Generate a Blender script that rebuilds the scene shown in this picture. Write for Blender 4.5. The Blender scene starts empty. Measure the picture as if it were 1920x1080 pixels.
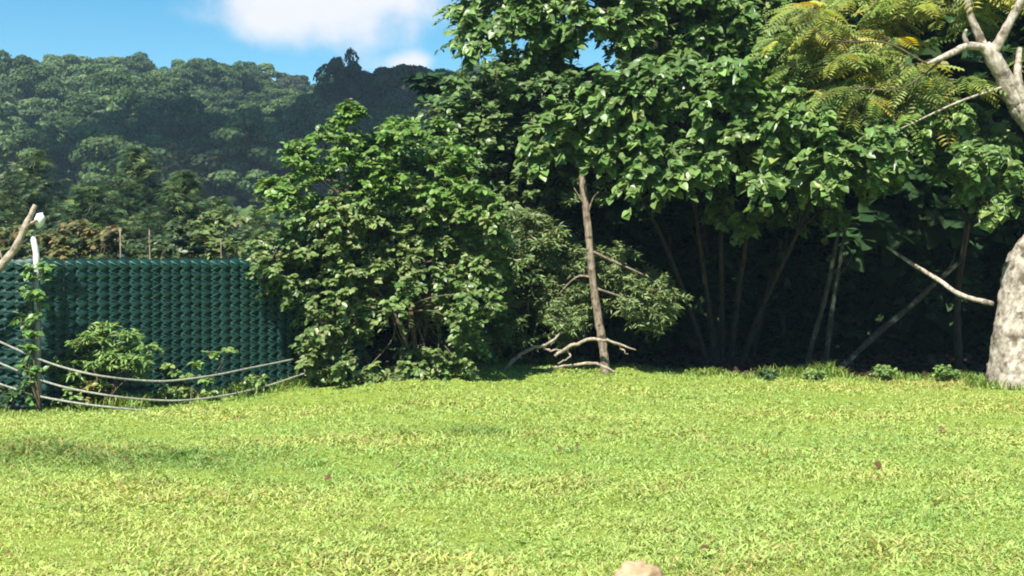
import bpy, math, random
import numpy as np
from mathutils import Vector, noise as mnoise

random.seed(7)
RNG = np.random.default_rng(11)
SC = bpy.context.scene
COL = SC.collection

# ------------------------------------------------------------------ camera
F = 2637.0                      # focal length in pixels of the 1920 px wide photograph
CAMZ = 1.6
PITCH = math.atan(60 / F)
cam = bpy.data.cameras.new('camera')
cam.sensor_width = 36.0
cam.lens = 36.0 * F / 1920.0
cam.clip_start = 0.05
cam.clip_end = 6000
cam_o = bpy.data.objects.new('camera', cam)
cam_o.location = (0, 0, CAMZ)
cam_o.rotation_euler = (math.pi / 2 - PITCH, 0, 0)
COL.objects.link(cam_o)
SC.camera = cam_o

# ------------------------------------------------------------------ light
SUN_EL, SUN_AZ = math.radians(51), math.radians(21)      # azimuth: to the left of straight behind the camera
S = Vector((-math.sin(SUN_AZ) * math.cos(SUN_EL), -math.cos(SUN_AZ) * math.cos(SUN_EL), math.sin(SUN_EL)))
sun = bpy.data.lights.new('sun', 'SUN')
sun.energy = 5.0
sun.angle = math.radians(0.53)
sun.color = (1.0, 0.95, 0.86)
sun_o = bpy.data.objects.new('sun', sun)
sun_o.rotation_euler = S.to_track_quat('Z', 'Y').to_euler()
sun_o.location = (-20, -20, 40)
COL.objects.link(sun_o)

SC.view_settings.view_transform = 'Standard'
SC.view_settings.look = 'None'
SC.view_settings.gamma = 1.0
SC.view_settings.use_curve_mapping = False
SC.view_settings.exposure = 1.15
SC.cycles.use_denoising = True
SC.cycles.filter_width = 1.9
SC.cycles.max_bounces = 8
SC.cycles.transparent_max_bounces = 8
SC.cycles.volume_bounces = 0

W = bpy.data.worlds.new('World')
SC.world = W
W.use_nodes = True
nt = W.node_tree
nt.nodes.clear()


def nd(t, kind, **kw):
    n = t.nodes.new(kind)
    for k, v in kw.items():
        if k.startswith('i_'):
            n.inputs[k[2:].replace('_', ' ')].default_value = v
        else:
            setattr(n, k, v)
    return n


def math_n(t, op, a, b=None, c=None, clamp=False):
    n = t.nodes.new('ShaderNodeMath')
    n.operation = op
    n.use_clamp = clamp
    for i, v in enumerate((a, b, c)):
        if v is None:
            continue
        if isinstance(v, (int, float)):
            n.inputs[i].default_value = v
        else:
            t.links.new(v, n.inputs[i])
    return n.outputs[0]


def raydir(px, py):
    u, v = (px - 960) / F, (540 - py) / F
    d = Vector((u, math.cos(PITCH) + v * math.sin(PITCH), v * math.cos(PITCH) - math.sin(PITCH)))
    return d


sky = nd(nt, 'ShaderNodeTexSky', sky_type='NISHITA', sun_disc=False)
sky.sun_elevation = SUN_EL
sky.sun_rotation = math.pi + SUN_AZ      # measured clockwise from +Y
sky.altitude = 1500
sky.air_density = 1.0
sky.dust_density = 0.2
sky.ozone_density = 1.6
hsv = nd(nt, 'ShaderNodeHueSaturation')
hsv.inputs['Hue'].default_value = 0.482
hsv.inputs['Saturation'].default_value = 1.45
hsv.inputs['Value'].default_value = 0.95
nt.links.new(sky.outputs[0], hsv.inputs['Color'])
tc = nd(nt, 'ShaderNodeTexCoord')
nz = nd(nt, 'ShaderNodeTexNoise')
nz.inputs['Scale'].default_value = 13.0
nz.inputs['Detail'].default_value = 6.0
nz.inputs['Roughness'].default_value = 0.55
nt.links.new(tc.outputs['Generated'], nz.inputs['Vector'])
blobs = []
for (px, py, rx, rz) in ((520, 10, 110, 62), (640, -30, 200, 100), (770, -10, 120, 66), (775, 120, 44, 24)):
    d = raydir(px, py).normalized()
    blobs.append((d, rx / F * 1.25, rz / F * 1.25))
_r = random.Random(5)
for k in range(13):                                   # the same kind of clouds go on round the rest of the sky
    az = _r.uniform(0.9, 2 * math.pi - 0.6)
    el = _r.uniform(0.10, 0.55)
    s = _r.uniform(0.07, 0.16)
    blobs.append((Vector((math.sin(az) * math.cos(el), math.cos(az) * math.cos(el), math.sin(el))), s * 1.5, s * 0.7))
acc = None
for d, rx, rz in blobs:
    sub = nd(nt, 'ShaderNodeVectorMath', operation='SUBTRACT')
    nt.links.new(tc.outputs['Generated'], sub.inputs[0])
    sub.inputs[1].default_value = d
    mul = nd(nt, 'ShaderNodeVectorMath', operation='MULTIPLY')
    nt.links.new(sub.outputs[0], mul.inputs[0])
    mul.inputs[1].default_value = (1 / rx, 1 / rx, 1 / rz)
    ln = nd(nt, 'ShaderNodeVectorMath', operation='LENGTH')
    nt.links.new(mul.outputs[0], ln.inputs[0])
    v = math_n(nt, 'SUBTRACT', 1.0, ln.outputs['Value'])
    acc = v if acc is None else math_n(nt, 'SMOOTH_MAX', acc, v, 0.35)
nn = math_n(nt, 'MULTIPLY_ADD', nz.outputs['Fac'], 2.6, -1.3)
dens = math_n(nt, 'ADD', acc, nn)
mr = nd(nt, 'ShaderNodeMapRange', interpolation_type='SMOOTHSTEP')
mr.inputs['From Min'].default_value = -0.15
mr.inputs['From Max'].default_value = 0.85
nt.links.new(dens, mr.inputs['Value'])
mixc = nd(nt, 'ShaderNodeMix', data_type='RGBA')
nt.links.new(mr.outputs[0], mixc.inputs['Factor'])
nt.links.new(hsv.outputs[0], mixc.inputs['A'])
mixc.inputs['B'].default_value = (6.6, 6.6, 6.9, 1)
bg = nd(nt, 'ShaderNodeBackground')
bg.inputs['Strength'].default_value = 0.068
nt.links.new(mixc.outputs['Result'], bg.inputs['Color'])
wo = nd(nt, 'ShaderNodeOutputWorld')
nt.links.new(bg.outputs[0], wo.inputs['Surface'])


# ------------------------------------------------------------------ helpers
def at(px, py, Y):
    d = raydir(px, py)
    t = Y / d.y
    return Vector((d.x * t, Y, CAMZ + d.z * t))


def to_px(P):
    """world points (n,3) -> photo pixels and depth"""
    x, y, z = P[:, 0], P[:, 1], P[:, 2] - CAMZ
    c, s = math.cos(PITCH), math.sin(PITCH)
    f_ = y * c - z * s
    u_ = y * s + z * c
    return 960 + F * x / f_, 540 - F * u_ / f_, f_


def smooth(a, b, x):
    t = np.clip((x - a) / (b - a), 0, 1)
    return t * t * (3 - 2 * t)


def gz(x, y):
    """height of the near ground"""
    x = np.asarray(x, float); y = np.asarray(y, float)
    z = 0.13 * np.exp(-((x - 0.5) / 1.7) ** 2 - ((y - 18.4) / 1.5) ** 2)
    z = z + 0.16 * np.exp(-((x + 1.5) / 1.5) ** 2 - ((y - 17.5) / 1.9) ** 2)
    z = z + 0.022 * np.sin(x * 0.9 + 1.3) * np.sin(y * 0.55) + 0.012 * np.sin(x * 2.3 - y * 1.1)
    return z


def hz(x, y):
    """height of the far hill"""
    x = np.asarray(x, float); y = np.asarray(y, float)
    ridge = 30.0 + 2.0 * np.sin(x * 0.021 + 0.6) + 1.2 * np.sin(x * 0.067)
    h = ridge * smooth(60, 268, y) ** 1.35 + 3.0 * smooth(262, 420, y)
    h = h * (1 - 0.17 * smooth(-44, -26, x))
    h = h + 1.4 * np.sin(x * 0.05 + y * 0.03) * smooth(80, 150, y)
    # a nearer spur coming in from the right
    h = h + 3.0 * smooth(-42, -8, x) * smooth(75, 150, y) * (1 - 0.7 * smooth(180, 250, y))
    return h


def np_mesh(name, V, Tri, cols=None, mat=None, smooth_shade=False, mats=None, midx=None):
    me = bpy.data.meshes.new(name)
    V = np.ascontiguousarray(V, dtype=np.float32)
    Tri = np.ascontiguousarray(Tri, dtype=np.int32)
    k = Tri.shape[1]
    me.vertices.add(len(V))
    me.vertices.foreach_set('co', V.ravel())
    me.loops.add(Tri.size)
    me.loops.foreach_set('vertex_index', Tri.ravel())
    me.polygons.add(len(Tri))
    me.polygons.foreach_set('loop_start', np.arange(0, Tri.size, k, dtype=np.int32))
    if midx is not None:
        me.polygons.foreach_set('material_index', np.asarray(midx, dtype=np.int32))
    me.update(calc_edges=True)
    if smooth_shade:
        me.polygons.foreach_set('use_smooth', np.ones(len(Tri), dtype=bool))
    if cols is not None:
        a = me.attributes.new('tint', 'FLOAT_COLOR', 'POINT')
        c4 = np.ones((len(V), 4), dtype=np.float32)
        c4[:, :3] = cols
        a.data.foreach_set('color', c4.ravel())
    for m in (mats or ([mat] if mat else [])):
        me.materials.append(m)
    me.validate()
    return me


def obj(name, me, parent=None, loc=None):
    o = bpy.data.objects.new(name, me)
    COL.objects.link(o)
    if loc is not None:
        o.location = loc
    if parent is not None:
        o.parent = parent
    return o


def tag(o, label=None, cat=None, group=None, kind=None):
    if label: o['label'] = label
    if cat: o['category'] = cat
    if group: o['group'] = group
    if kind: o['kind'] = kind
    return o


def thing(name, label, cat, loc=(0, 0, 0), group=None, rotz=0):
    o = bpy.data.objects.new(name, None)
    o.empty_display_size = 0.2
    COL.objects.link(o)
    o.location = loc
    o.rotation_euler = (0, 0, rotz)
    return tag(o, label, cat, group)


def unit(a):
    return a / np.maximum(np.linalg.norm(a, axis=-1, keepdims=True), 1e-9)


def frames(tips, norms):
    """rotation matrices with local Y = tip direction, local Z = normal"""
    n = unit(norms)
    t = tips - (tips * n).sum(-1, keepdims=True) * n
    t = unit(t)
    x = np.cross(t, n)
    return np.stack([x, t, n], axis=-1)


def stamp(T, Fc, pos, R, size):
    """many copies of one template"""
    n, k = len(pos), len(T)
    V = np.einsum('nij,kj->nki', R, T) * np.asarray(size).reshape(n, 1, 1) + pos[:, None, :]
    Fa = (Fc[None, :, :] + (np.arange(n) * k)[:, None, None]).reshape(-1, Fc.shape[1])
    return V.reshape(-1, 3), Fa


def tube(pts, rads, sides=7, wob=0.0, seed=0):
    """tapered tube as (verts, quads)"""
    P = np.array([tuple(p) for p in pts], float)
    n = len(P)
    d = np.zeros_like(P)
    d[1:-1] = P[2:] - P[:-2]; d[0] = P[1] - P[0]; d[-1] = P[-1] - P[-2]
    d = unit(d)
    ref = np.array([0.31, 0.87, 0.38]) if abs(d[:, 2]).mean() > 0.6 else np.array([0.05, 0.1, 1.0])
    x = unit(np.cross(d, ref)); y = np.cross(d, x)
    a = np.arange(sides) * 2 * math.pi / sides
    r = np.asarray(rads, float).reshape(n, 1) * np.ones((1, sides))
    if wob:
        rg = np.random.default_rng(seed)
        r = r * (1 + wob * (rg.random((n, sides)) - 0.5) * 2)
    V = P[:, None, :] + r[:, :, None] * (np.cos(a)[None, :, None] * x[:, None, :] + np.sin(a)[None, :, None] * y[:, None, :])
    V = V.reshape(-1, 3)
    Q = []
    for i in range(n - 1):
        for j in range(sides):
            k = (j + 1) % sides
            Q.append((i * sides + j, i * sides + k, (i + 1) * sides + k, (i + 1) * sides + j))
    # end caps as fans of degenerate-free quads
    V = np.vstack([V, P[:1], P[-1:]])
    c0, c1 = n * sides, n * sides + 1
    for j in range(0, sides, 1):
        k = (j + 1) % sides
        Q.append((c0, k, j, c0)); Q.append((c1, (n - 1) * sides + j, (n - 1) * sides + k, c1))
    Q = np.array(Q)
    # quads -> triangles
    t1, t2 = Q[:, [0, 1, 2]], Q[:, [0, 2, 3]]
    T = np.vstack([t1, t2])
    ok = (T[:, 0] != T[:, 1]) & (T[:, 1] != T[:, 2]) & (T[:, 0] != T[:, 2])
    return V, T[ok]


def spline(pts, n=16):
    """Catmull-Rom through pts"""
    P = [Vector(p) for p in pts]
    P = [P[0] * 2 - P[1]] + P + [P[-1] * 2 - P[-2]]
    out = []
    m = len(P) - 3
    for i in range(m):
        p0, p1, p2, p3 = P[i:i + 4]
        kk = max(2, n // m)
        for j in range(kk + (1 if i == m - 1 else 0)):
            t = j / kk
            out.append(0.5 * ((2 * p1) + (p2 - p0) * t + (2 * p0 - 5 * p1 + 4 * p2 - p3) * t * t + (3 * p1 - p0 - 3 * p2 + p3) * t ** 3))
    return out


def join(parts):
    Vs, Ts, o = [], [], 0
    for V, T in parts:
        Vs.append(V); Ts.append(T + o); o += len(V)
    return np.vstack(Vs), np.vstack(Ts)


# ------------------------------------------------------------------ materials
def mat_new(name):
    m = bpy.data.materials.new(name)
    m.use_nodes = True
    t = m.node_tree
    t.nodes.clear()
    out = nd(t, 'ShaderNodeOutputMaterial')
    return m, t, out


def leaf_mat(name, rough=0.42, spec=0.5, transl=0.25, grain=0.25, scale=30.0):
    m, t, out = mat_new(name)
    at_ = nd(t, 'ShaderNodeAttribute', attribute_name='tint')
    geo = nd(t, 'ShaderNodeNewGeometry')
    nz_ = nd(t, 'ShaderNodeTexNoise')
    nz_.inputs['Scale'].default_value = scale
    nz_.inputs['Detail'].default_value = 2.0
    t.links.new(geo.outputs['Position'], nz_.inputs['Vector'])
    val = math_n(t, 'MULTIPLY_ADD', nz_.outputs['Fac'], grain * 2, 1 - grain)
    h = nd(t, 'ShaderNodeHueSaturation')
    t.links.new(at_.outputs['Color'], h.inputs['Color'])
    t.links.new(val, h.inputs['Value'])
    p = nd(t, 'ShaderNodeBsdfPrincipled')
    t.links.new(h.outputs[0], p.inputs['Base Color'])
    p.inputs['Roughness'].default_value = rough
    p.inputs['Specular IOR Level'].default_value = spec
    tr = nd(t, 'ShaderNodeBsdfTranslucent')
    h2 = nd(t, 'ShaderNodeHueSaturation')
    h2.inputs['Hue'].default_value = 0.485
    h2.inputs['Saturation'].default_value = 1.15
    h2.inputs['Value'].default_value = 1.5
    t.links.new(h.outputs[0], h2.inputs['Color'])
    t.links.new(h2.outputs[0], tr.inputs['Color'])
    mx = nd(t, 'ShaderNodeMixShader')
    mx.inputs[0].default_value = transl
    t.links.new(p.outputs[0], mx.inputs[1]); t.links.new(tr.outputs[0], mx.inputs[2])
    t.links.new(mx.outputs[0], out.inputs['Surface'])
    return m


def bark_mat(name, c1, c2, c3=None, scale=14.0, bump=0.6, stretch=(1, 1, 0.35), rough=0.9, spots=0.5):
    m, t, out = mat_new(name)
    geo = nd(t, 'ShaderNodeNewGeometry')
    mp = nd(t, 'ShaderNodeMapping')
    mp.inputs['Scale'].default_value = stretch
    t.links.new(geo.outputs['Position'], mp.inputs['Vector'])
    n1 = nd(t, 'ShaderNodeTexNoise'); n1.inputs['Scale'].default_value = scale; n1.inputs['Detail'].default_value = 8
    n1.inputs['Roughness'].default_value = 0.65
    t.links.new(mp.outputs[0], n1.inputs['Vector'])
    r1 = nd(t, 'ShaderNodeValToRGB')
    r1.color_ramp.elements[0].position = 0.36; r1.color_ramp.elements[0].color = (*c1, 1)
    r1.color_ramp.elements[1].position = 0.62; r1.color_ramp.elements[1].color = (*c2, 1)
    t.links.new(n1.outputs['Fac'], r1.inputs[0])
    col = r1.outputs[0]
    if c3:
        n2 = nd(t, 'ShaderNodeTexNoise'); n2.inputs['Scale'].default_value = scale * 0.45; n2.inputs['Detail'].default_value = 5
        t.links.new(geo.outputs['Position'], n2.inputs['Vector'])
        mr_ = nd(t, 'ShaderNodeMapRange', interpolation_type='SMOOTHSTEP')
        mr_.inputs['From Min'].default_value = 0.60 - 0.1 * spots; mr_.inputs['From Max'].default_value = 0.68
        t.links.new(n2.outputs['Fac'], mr_.inputs['Value'])
        mx = nd(t, 'ShaderNodeMix', data_type='RGBA')
        t.links.new(mr_.outputs[0], mx.inputs['Factor'])
        t.links.new(col, mx.inputs['A']); mx.inputs['B'].default_value = (*c3, 1)
        col = mx.outputs['Result']
    p = nd(t, 'ShaderNodeBsdfPrincipled')
    p.inputs['Roughness'].default_value = rough
    p.inputs['Specular IOR Level'].default_value = 0.25
    t.links.new(col, p.inputs['Base Color'])
    b = nd(t, 'ShaderNodeBump'); b.inputs['Strength'].default_value = bump; b.inputs['Distance'].default_value = 0.02
    t.links.new(n1.outputs['Fac'], b.inputs['Height']); t.links.new(b.outputs[0], p.inputs['Normal'])
    t.links.new(p.outputs[0], out.inputs['Surface'])
    return m


M_bigleaf = leaf_mat('broad_leaf', rough=0.40, spec=0.45, transl=0.22, grain=0.22, scale=22)
M_shrub = leaf_mat('shrub_leaf', rough=0.42, spec=0.5, transl=0.25, grain=0.25, scale=28)
M_narrow = leaf_mat('narrow_leaf', rough=0.5, spec=0.4, transl=0.2, grain=0.25)
M_under = leaf_mat('shade_leaf', rough=0.6, spec=0.1, transl=0.1, grain=0.25, scale=22)
M_yellow = leaf_mat('compound_leaf', rough=0.5, spec=0.3, transl=0.48, grain=0.3)
M_grass = leaf_mat('grass_blade', rough=0.55, spec=0.35, transl=0.35, grain=0.15, scale=3.0)
M_far = leaf_mat('far_foliage', rough=0.8, spec=0.1, transl=0.12, grain=0.35, scale=0.8)
M_white = bark_mat('pale_bark', (0.19, 0.155, 0.12), (0.47, 0.42, 0.35), (0.11, 0.085, 0.06), scale=16, bump=0.9, stretch=(1, 1, 0.7), spots=0.75)
M_grey = bark_mat('grey_bark', (0.10, 0.075, 0.055), (0.30, 0.24, 0.18), (0.06, 0.045, 0.03), scale=26, bump=0.7)
M_dark = bark_mat('dark_bark', (0.022, 0.017, 0.013), (0.06, 0.048, 0.036), scale=22, bump=0.6)
M_twig = bark_mat('twig_bark', (0.05, 0.04, 0.025), (0.13, 0.10, 0.065), scale=30, bump=0.3)
M_dappled = bark_mat('light_dappled_bark', (0.03, 0.026, 0.02), (0.085, 0.07, 0.055), (0.34, 0.30, 0.24), scale=12, bump=0.6, spots=0.7)  # dim bark with broken sunlight painted in as pale patches
M_dead = bark_mat('dead_wood', (0.16, 0.13, 0.10), (0.40, 0.34, 0.26), (0.11, 0.085, 0.065), scale=30, bump=0.5, stretch=(0.5, 0.5, 0.5))
M_rope = bark_mat('weathered_cable', (0.17, 0.17, 0.14), (0.33, 0.33, 0.28), scale=40, bump=0.2)
M_post = bark_mat('galvanised_pole', (0.20, 0.22, 0.21), (0.36, 0.38, 0.36), (0.16, 0.10, 0.07), scale=16, bump=0.15, rough=0.6)
M_wrap = bark_mat('white_plastic', (0.60, 0.60, 0.57), (0.80, 0.80, 0.77), scale=18, bump=0.3, rough=0.5)
M_rock = bark_mat('sandy_stone', (0.30, 0.19, 0.11), (0.46, 0.32, 0.20), (0.36, 0.25, 0.15), scale=12, bump=0.5, stretch=(1, 1, 1))


def simple_mat(name, col, rough=0.5, spec=0.5, var=0.2, scale=20):
    m, t, out = mat_new(name)
    geo = nd(t, 'ShaderNodeNewGeometry')
    n1 = nd(t, 'ShaderNodeTexNoise'); n1.inputs['Scale'].default_value = scale; n1.inputs['Detail'].default_value = 4
    t.links.new(geo.outputs['Position'], n1.inputs['Vector'])
    oi = nd(t, 'ShaderNodeObjectInfo')
    v = math_n(t, 'MULTIPLY_ADD', n1.outputs['Fac'], var * 2, 1 - var)
    v2 = math_n(t, 'MULTIPLY_ADD', oi.outputs['Random'], var, 1 - var / 2)
    v3 = math_n(t, 'MULTIPLY', v, v2)
    h = nd(t, 'ShaderNodeHueSaturation'); h.inputs['Color'].default_value = (*col, 1)
    t.links.new(v3, h.inputs['Value'])
    p = nd(t, 'ShaderNodeBsdfPrincipled')
    p.inputs['Roughness'].default_value = rough; p.inputs['Specular IOR Level'].default_value = spec
    t.links.new(h.outputs[0], p.inputs['Base Color'])
    t.links.new(p.outputs[0], out.inputs['Surface'])
    return m


M_slat = simple_mat('green_plastic_slat', (0.005, 0.036, 0.030), rough=0.5, spec=0.4, var=0.25, scale=14)
M_link = simple_mat('green_coated_wire', (0.042, 0.125, 0.095), rough=0.4, spec=0.6, var=0.15)


def ground_mat():
    m, t, out = mat_new('turf_and_soil')
    geo = nd(t, 'ShaderNodeNewGeometry')
    a = nd(t, 'ShaderNodeAttribute', attribute_name='tint')
    n1 = nd(t, 'ShaderNodeTexNoise'); n1.inputs['Scale'].default_value = 9; n1.inputs['Detail'].default_value = 8
    t.links.new(geo.outputs['Position'], n1.inputs['Vector'])
    v = math_n(t, 'MULTIPLY_ADD', n1.outputs['Fac'], 0.9, 0.55)
    h = nd(t, 'ShaderNodeHueSaturation')
    t.links.new(a.outputs['Color'], h.inputs['Color']); t.links.new(v, h.inputs['Value'])
    p = nd(t, 'ShaderNodeBsdfPrincipled'); p.inputs['Roughness'].default_value = 0.95
    p.inputs['Specular IOR Level'].default_value = 0.1
    t.links.new(h.outputs[0], p.inputs['Base Color'])
    b = nd(t, 'ShaderNodeBump'); b.inputs['Strength'].default_value = 0.5; b.inputs['Distance'].default_value = 0.03
    t.links.new(n1.outputs['Fac'], b.inputs['Height']); t.links.new(b.outputs[0], p.inputs['Normal'])
    t.links.new(p.outputs[0], out.inputs['Surface'])
    return m


M_ground = ground_mat()

# ------------------------------------------------------------------ ground
# lawn edge (distance at which the mown grass ends) as a function of x
FA = Vector((-4.97, 14.75, 0)); FD = Vector((1.82, 1.32, 0)).normalized()


def lawn_edge(x):
    x = np.asarray(x, float)
    e = np.interp(x, [-14, -6.2, -5.0, -4.2, -3.4, -2.6, -1.6, -0.6, 0.4, 1.2, 2.0, 4.0, 7.0, 14],
                  [14.2, 14.3, 14.45, 15.0, 15.7, 16.4, 17.2, 18.8, 19.7, 19.4, 18.7, 18.35, 18.2, 18.2])
    return e + 0.12 * np.sin(x * 5.1) + 0.08 * np.sin(x * 11.7 + 1)


def grid_mesh(name, xs, ys, hf, colf, mat):
    X, Y = np.meshgrid(xs, ys)
    Z = hf(X, Y)
    V = np.stack([X.ravel(), Y.ravel(), Z.ravel()], 1)
    nx, ny = len(xs), len(ys)
    i = np.arange(nx * ny).reshape(ny, nx)
    Q = np.stack([i[:-1, :-1].ravel(), i[:-1, 1:].ravel(), i[1:, 1:].ravel(), i[1:, :-1].ravel()], 1)
    return np_mesh(name, V, Q, colf(V), mat, True)


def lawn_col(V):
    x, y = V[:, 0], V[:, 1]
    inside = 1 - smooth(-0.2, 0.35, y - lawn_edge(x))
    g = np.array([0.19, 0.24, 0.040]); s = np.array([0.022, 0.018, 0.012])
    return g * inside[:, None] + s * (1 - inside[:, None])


xs = np.concatenate([np.linspace(-700, -16, 18), np.linspace(-15, 15, 150), np.linspace(16, 700, 18)])
ys = np.concatenate([np.linspace(-300, -6, 10), np.linspace(-5, 24, 150), np.linspace(25, 82, 14)])
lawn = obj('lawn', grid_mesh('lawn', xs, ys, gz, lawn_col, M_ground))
tag(lawn, kind='structure')

xs = np.concatenate([np.linspace(-2500, -190, 12), np.linspace(-180, 180, 60), np.linspace(190, 2500, 12)])
ys = np.concatenate([np.linspace(60, 430, 60), np.linspace(460, 4500, 12)])
hill = obj('hillside', grid_mesh('hillside', xs, ys, lambda X, Y: hz(X, Y) - 0.25 * (1 - smooth(70, 80, Y)),
                                 lambda V: np.tile([0.03, 0.04, 0.015], (len(V), 1)), M_ground))
tag(hill, kind='structure')

# ------------------------------------------------------------------ leaf templates (unit length along +Y, normal +Z)


def sym_leaf(half, m1y, tip, fold=0.18, droop=0.14):
    """outline half points (x>0) from stalk to tip"""
    pts = [(0, 0), (0, m1y), (0, tip)] + [(x, y) for x, y in half] + [(-x, y) for x, y in half]
    T = np.array([(x, y, fold * abs(x) - droop * y * y) for x, y in pts])
    k = len(half)
    Fc = []
    for side in (0, 1):
        o = 3 + side * k
        idx = [o + i for i in range(k)]
        tri = []
        mid = max(1, k // 2)
        for i in range(k - 1):
            base = 0 if half[i + 1][1] <= m1y else 1
            tri.append((base, idx[i], idx[i + 1]))
        first_over = next((i for i in range(k) if half[i][1] > m1y), k - 1)
        tri.append((0, idx[max(0, first_over - 1)], 1))
        if first_over == 0:
            pass
        tri.append((1, idx[-1], 2))
        if side:
            tri = [(a, c, b) for a, b, c in tri]
        Fc += tri
    return T, np.array(Fc)


T_HEART = sym_leaf([(0.28, -0.12), (0.50, 0.12), (0.46, 0.42), (0.22, 0.78)], 0.42, 1.02, fold=.22, droop=.2)
T_OVATE = sym_leaf([(0.31, 0.22), (0.31, 0.64)], 0.42, 1.0, fold=0.25, droop=0.2)
T_NARROW = (np.array([(0, 0, 0), (0.13, 0.45, 0.03), (0, 1, -0.15), (-0.13, 0.45, 0.03)]), np.array([(0, 1, 2), (0, 2, 3)]))
_v, _f = [], []
for k in range(8):                                    # pinnate leaf, two rows of leaflets hanging from a curved stalk
    y = 0.12 + 0.11 * k
    zc = -0.38 * y * y
    for s in (-1, 1):
        o = len(_v)
        w = 0.30 * math.sin(math.pi * (0.18 + 0.72 * k / 8)) + 0.06
        _v += [(0, y, zc), (s * w * 0.5, y - 0.02, zc - 0.02), (s * w, y + 0.06, zc - 0.10), (s * w * 0.5, y + 0.075, zc - 0.015)]
        f = [(o, o + 1, o + 2), (o, o + 2, o + 3)]
        _f += f if s > 0 else [(a, c, b) for a, b, c in f]
o = len(_v)
_v += [(-0.012, 0, 0), (0.012, 0, 0), (0.008, 0.5, -0.1), (-0.008, 0.5, -0.1), (0, 1.05, -0.43)]
_f += [(o, o + 1, o + 2), (o, o + 2, o + 3), (o + 3, o + 2, o + 4)]
T_PINNATE = (np.array(_v, float), np.array(_f))
_v, _f = [], []
for k, (ang, l) in enumerate(((-0.9, 0.7), (-0.45, 0.9), (0, 1.05), (0.45, 0.9), (0.9, 0.7))):   # conifer spray
    o = len(_v)
    dx, dy = math.sin(ang), math.cos(ang)
    _v += [(dx * 0.05 - dy * 0.06, 0.1 * k / 5, 0), (dx * 0.05 + dy * 0.06, 0.1 * k / 5, 0.02), (dx * l, dy * l, -0.18 * l * l)]
    _f += [(o, o + 1, o + 2)]
T_SPRAY = (np.array(_v, float), np.array(_f))
T_PUFF = (np.array([(-0.5, -0.3, 0), (0.1, -0.5, 0.12), (0.5, 0.1, 0), (-0.05, 0.5, 0.1), (-0.5, 0.2, -0.1)]),
          np.array([(0, 1, 2), (0, 2, 3), (0, 3, 4)]))

LEAFSETS = []          # filled by leaves(), built at the end so that the leaves in view can become parts


def leaves(root, pos, R, size, cols, template, mat, part='leaf', mass='foliage', singles=300):
    LEAFSETS.append(dict(root=root, pos=pos, R=R, size=np.asarray(size), cols=cols, T=template, mat=mat, part=part, mass=mass, singles=singles))


SV = np.array(S)


def in_poly(px, py, poly):
    c = False
    n = len(poly)
    for i in range(n):
        x0, y0 = poly[i]; x1, y1 = poly[(i + 1) % n]
        if (y0 > py) != (y1 > py) and px < (x1 - x0) * (py - y0) / (y1 - y0) + x0:
            c = not c
    return c


def clumps_in(poly, n, Y0, depth, r0, r1, seed, holes=(), extra=(), mind=0.6, slant=0.0, x0=0):
    """clump centres (world) and radii through a crown whose front outline is poly"""
    rg = random.Random(seed)
    xs = [p[0] for p in poly]; ys = [p[1] for p in poly]
    out = []
    tries = 0
    while len(out) < n and tries < n * 60:
        tries += 1
        px, py = rg.uniform(min(xs), max(xs)), rg.uniform(min(ys), max(ys))
        if not in_poly(px, py, poly):
            continue
        if any((px - hx) ** 2 + (py - hy) ** 2 < hr * hr for hx, hy, hr in holes):
            continue
        Y = Y0 + depth * rg.random() ** 1.7 + slant * (px - x0)
        p = at(px, py, Y)
        r = rg.uniform(r0, r1)
        if any((p - q).length < mind * (r + s) * 0.5 for q, s in out):
            continue
        out.append((p, r))
    for px, py, Y, r in extra:
        out.append((at(px, py, Y), r))
    return out


def sprays(clumps, twigs, per, centre, seed, up=0.35, outw=0.8, droop=0.3, inner=0.25, side=0.9, nup=0.8, nrand=0.5, nfront=0.75, tipdown=0.35):
    """leaves set along arching twigs that radiate from every clump centre"""
    rg = np.random.default_rng(seed)
    C = np.array([tuple(c) for c, r in clumps]); Rr = np.array([r for c, r in clumps])
    nC = len(C)
    cen = np.array(centre)
    ow = unit(C - cen)
    D = rg.normal(size=(nC, twigs, 3))
    D = unit(D) + outw * ow[:, None, :] + np.array([0, 0, up])
    D = unit(D)
    L = Rr[:, None] * rg.uniform(0.65, 1.15, (nC, twigs))
    t = inner + (1 - inner) * (np.arange(per)[None, None, :] + rg.random((nC, twigs, per)) * 0.8) / per
    P = C[:, None, None, :] + D[:, :, None, :] * (L[:, :, None] * t)[..., None]
    P[..., 2] -= droop * L[:, :, None] * t * t
    lat = unit(np.cross(D, np.array([0.0, 0.0, 1.0]) + 0.001))
    sgn = np.where((np.arange(per) % 2) == 0, 1.0, -1.0)[None, None, :, None]
    tips = D[:, :, None, :] * 0.7 + side * sgn * lat[:, :, None, :] + rg.normal(size=P.shape) * 0.35
    tips[..., 2] -= tipdown
    N = rg.normal(size=P.shape) * nrand + np.array([0, 0, nup]) + nfront * SV + 0.25 * D[:, :, None, :]
    ends = C[:, None, :] + D * L[..., None]
    ends[..., 2] -= droop * L
    mids = C[:, None, :] + D * (L * 0.5)[..., None]
    mids[..., 2] -= droop * L * 0.25
    tw = (np.repeat(C, twigs, 0), mids.reshape(-1, 3), ends.reshape(-1, 3))
    return P.reshape(-1, 3), frames(tips.reshape(-1, 3), N.reshape(-1, 3)), tw


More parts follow.
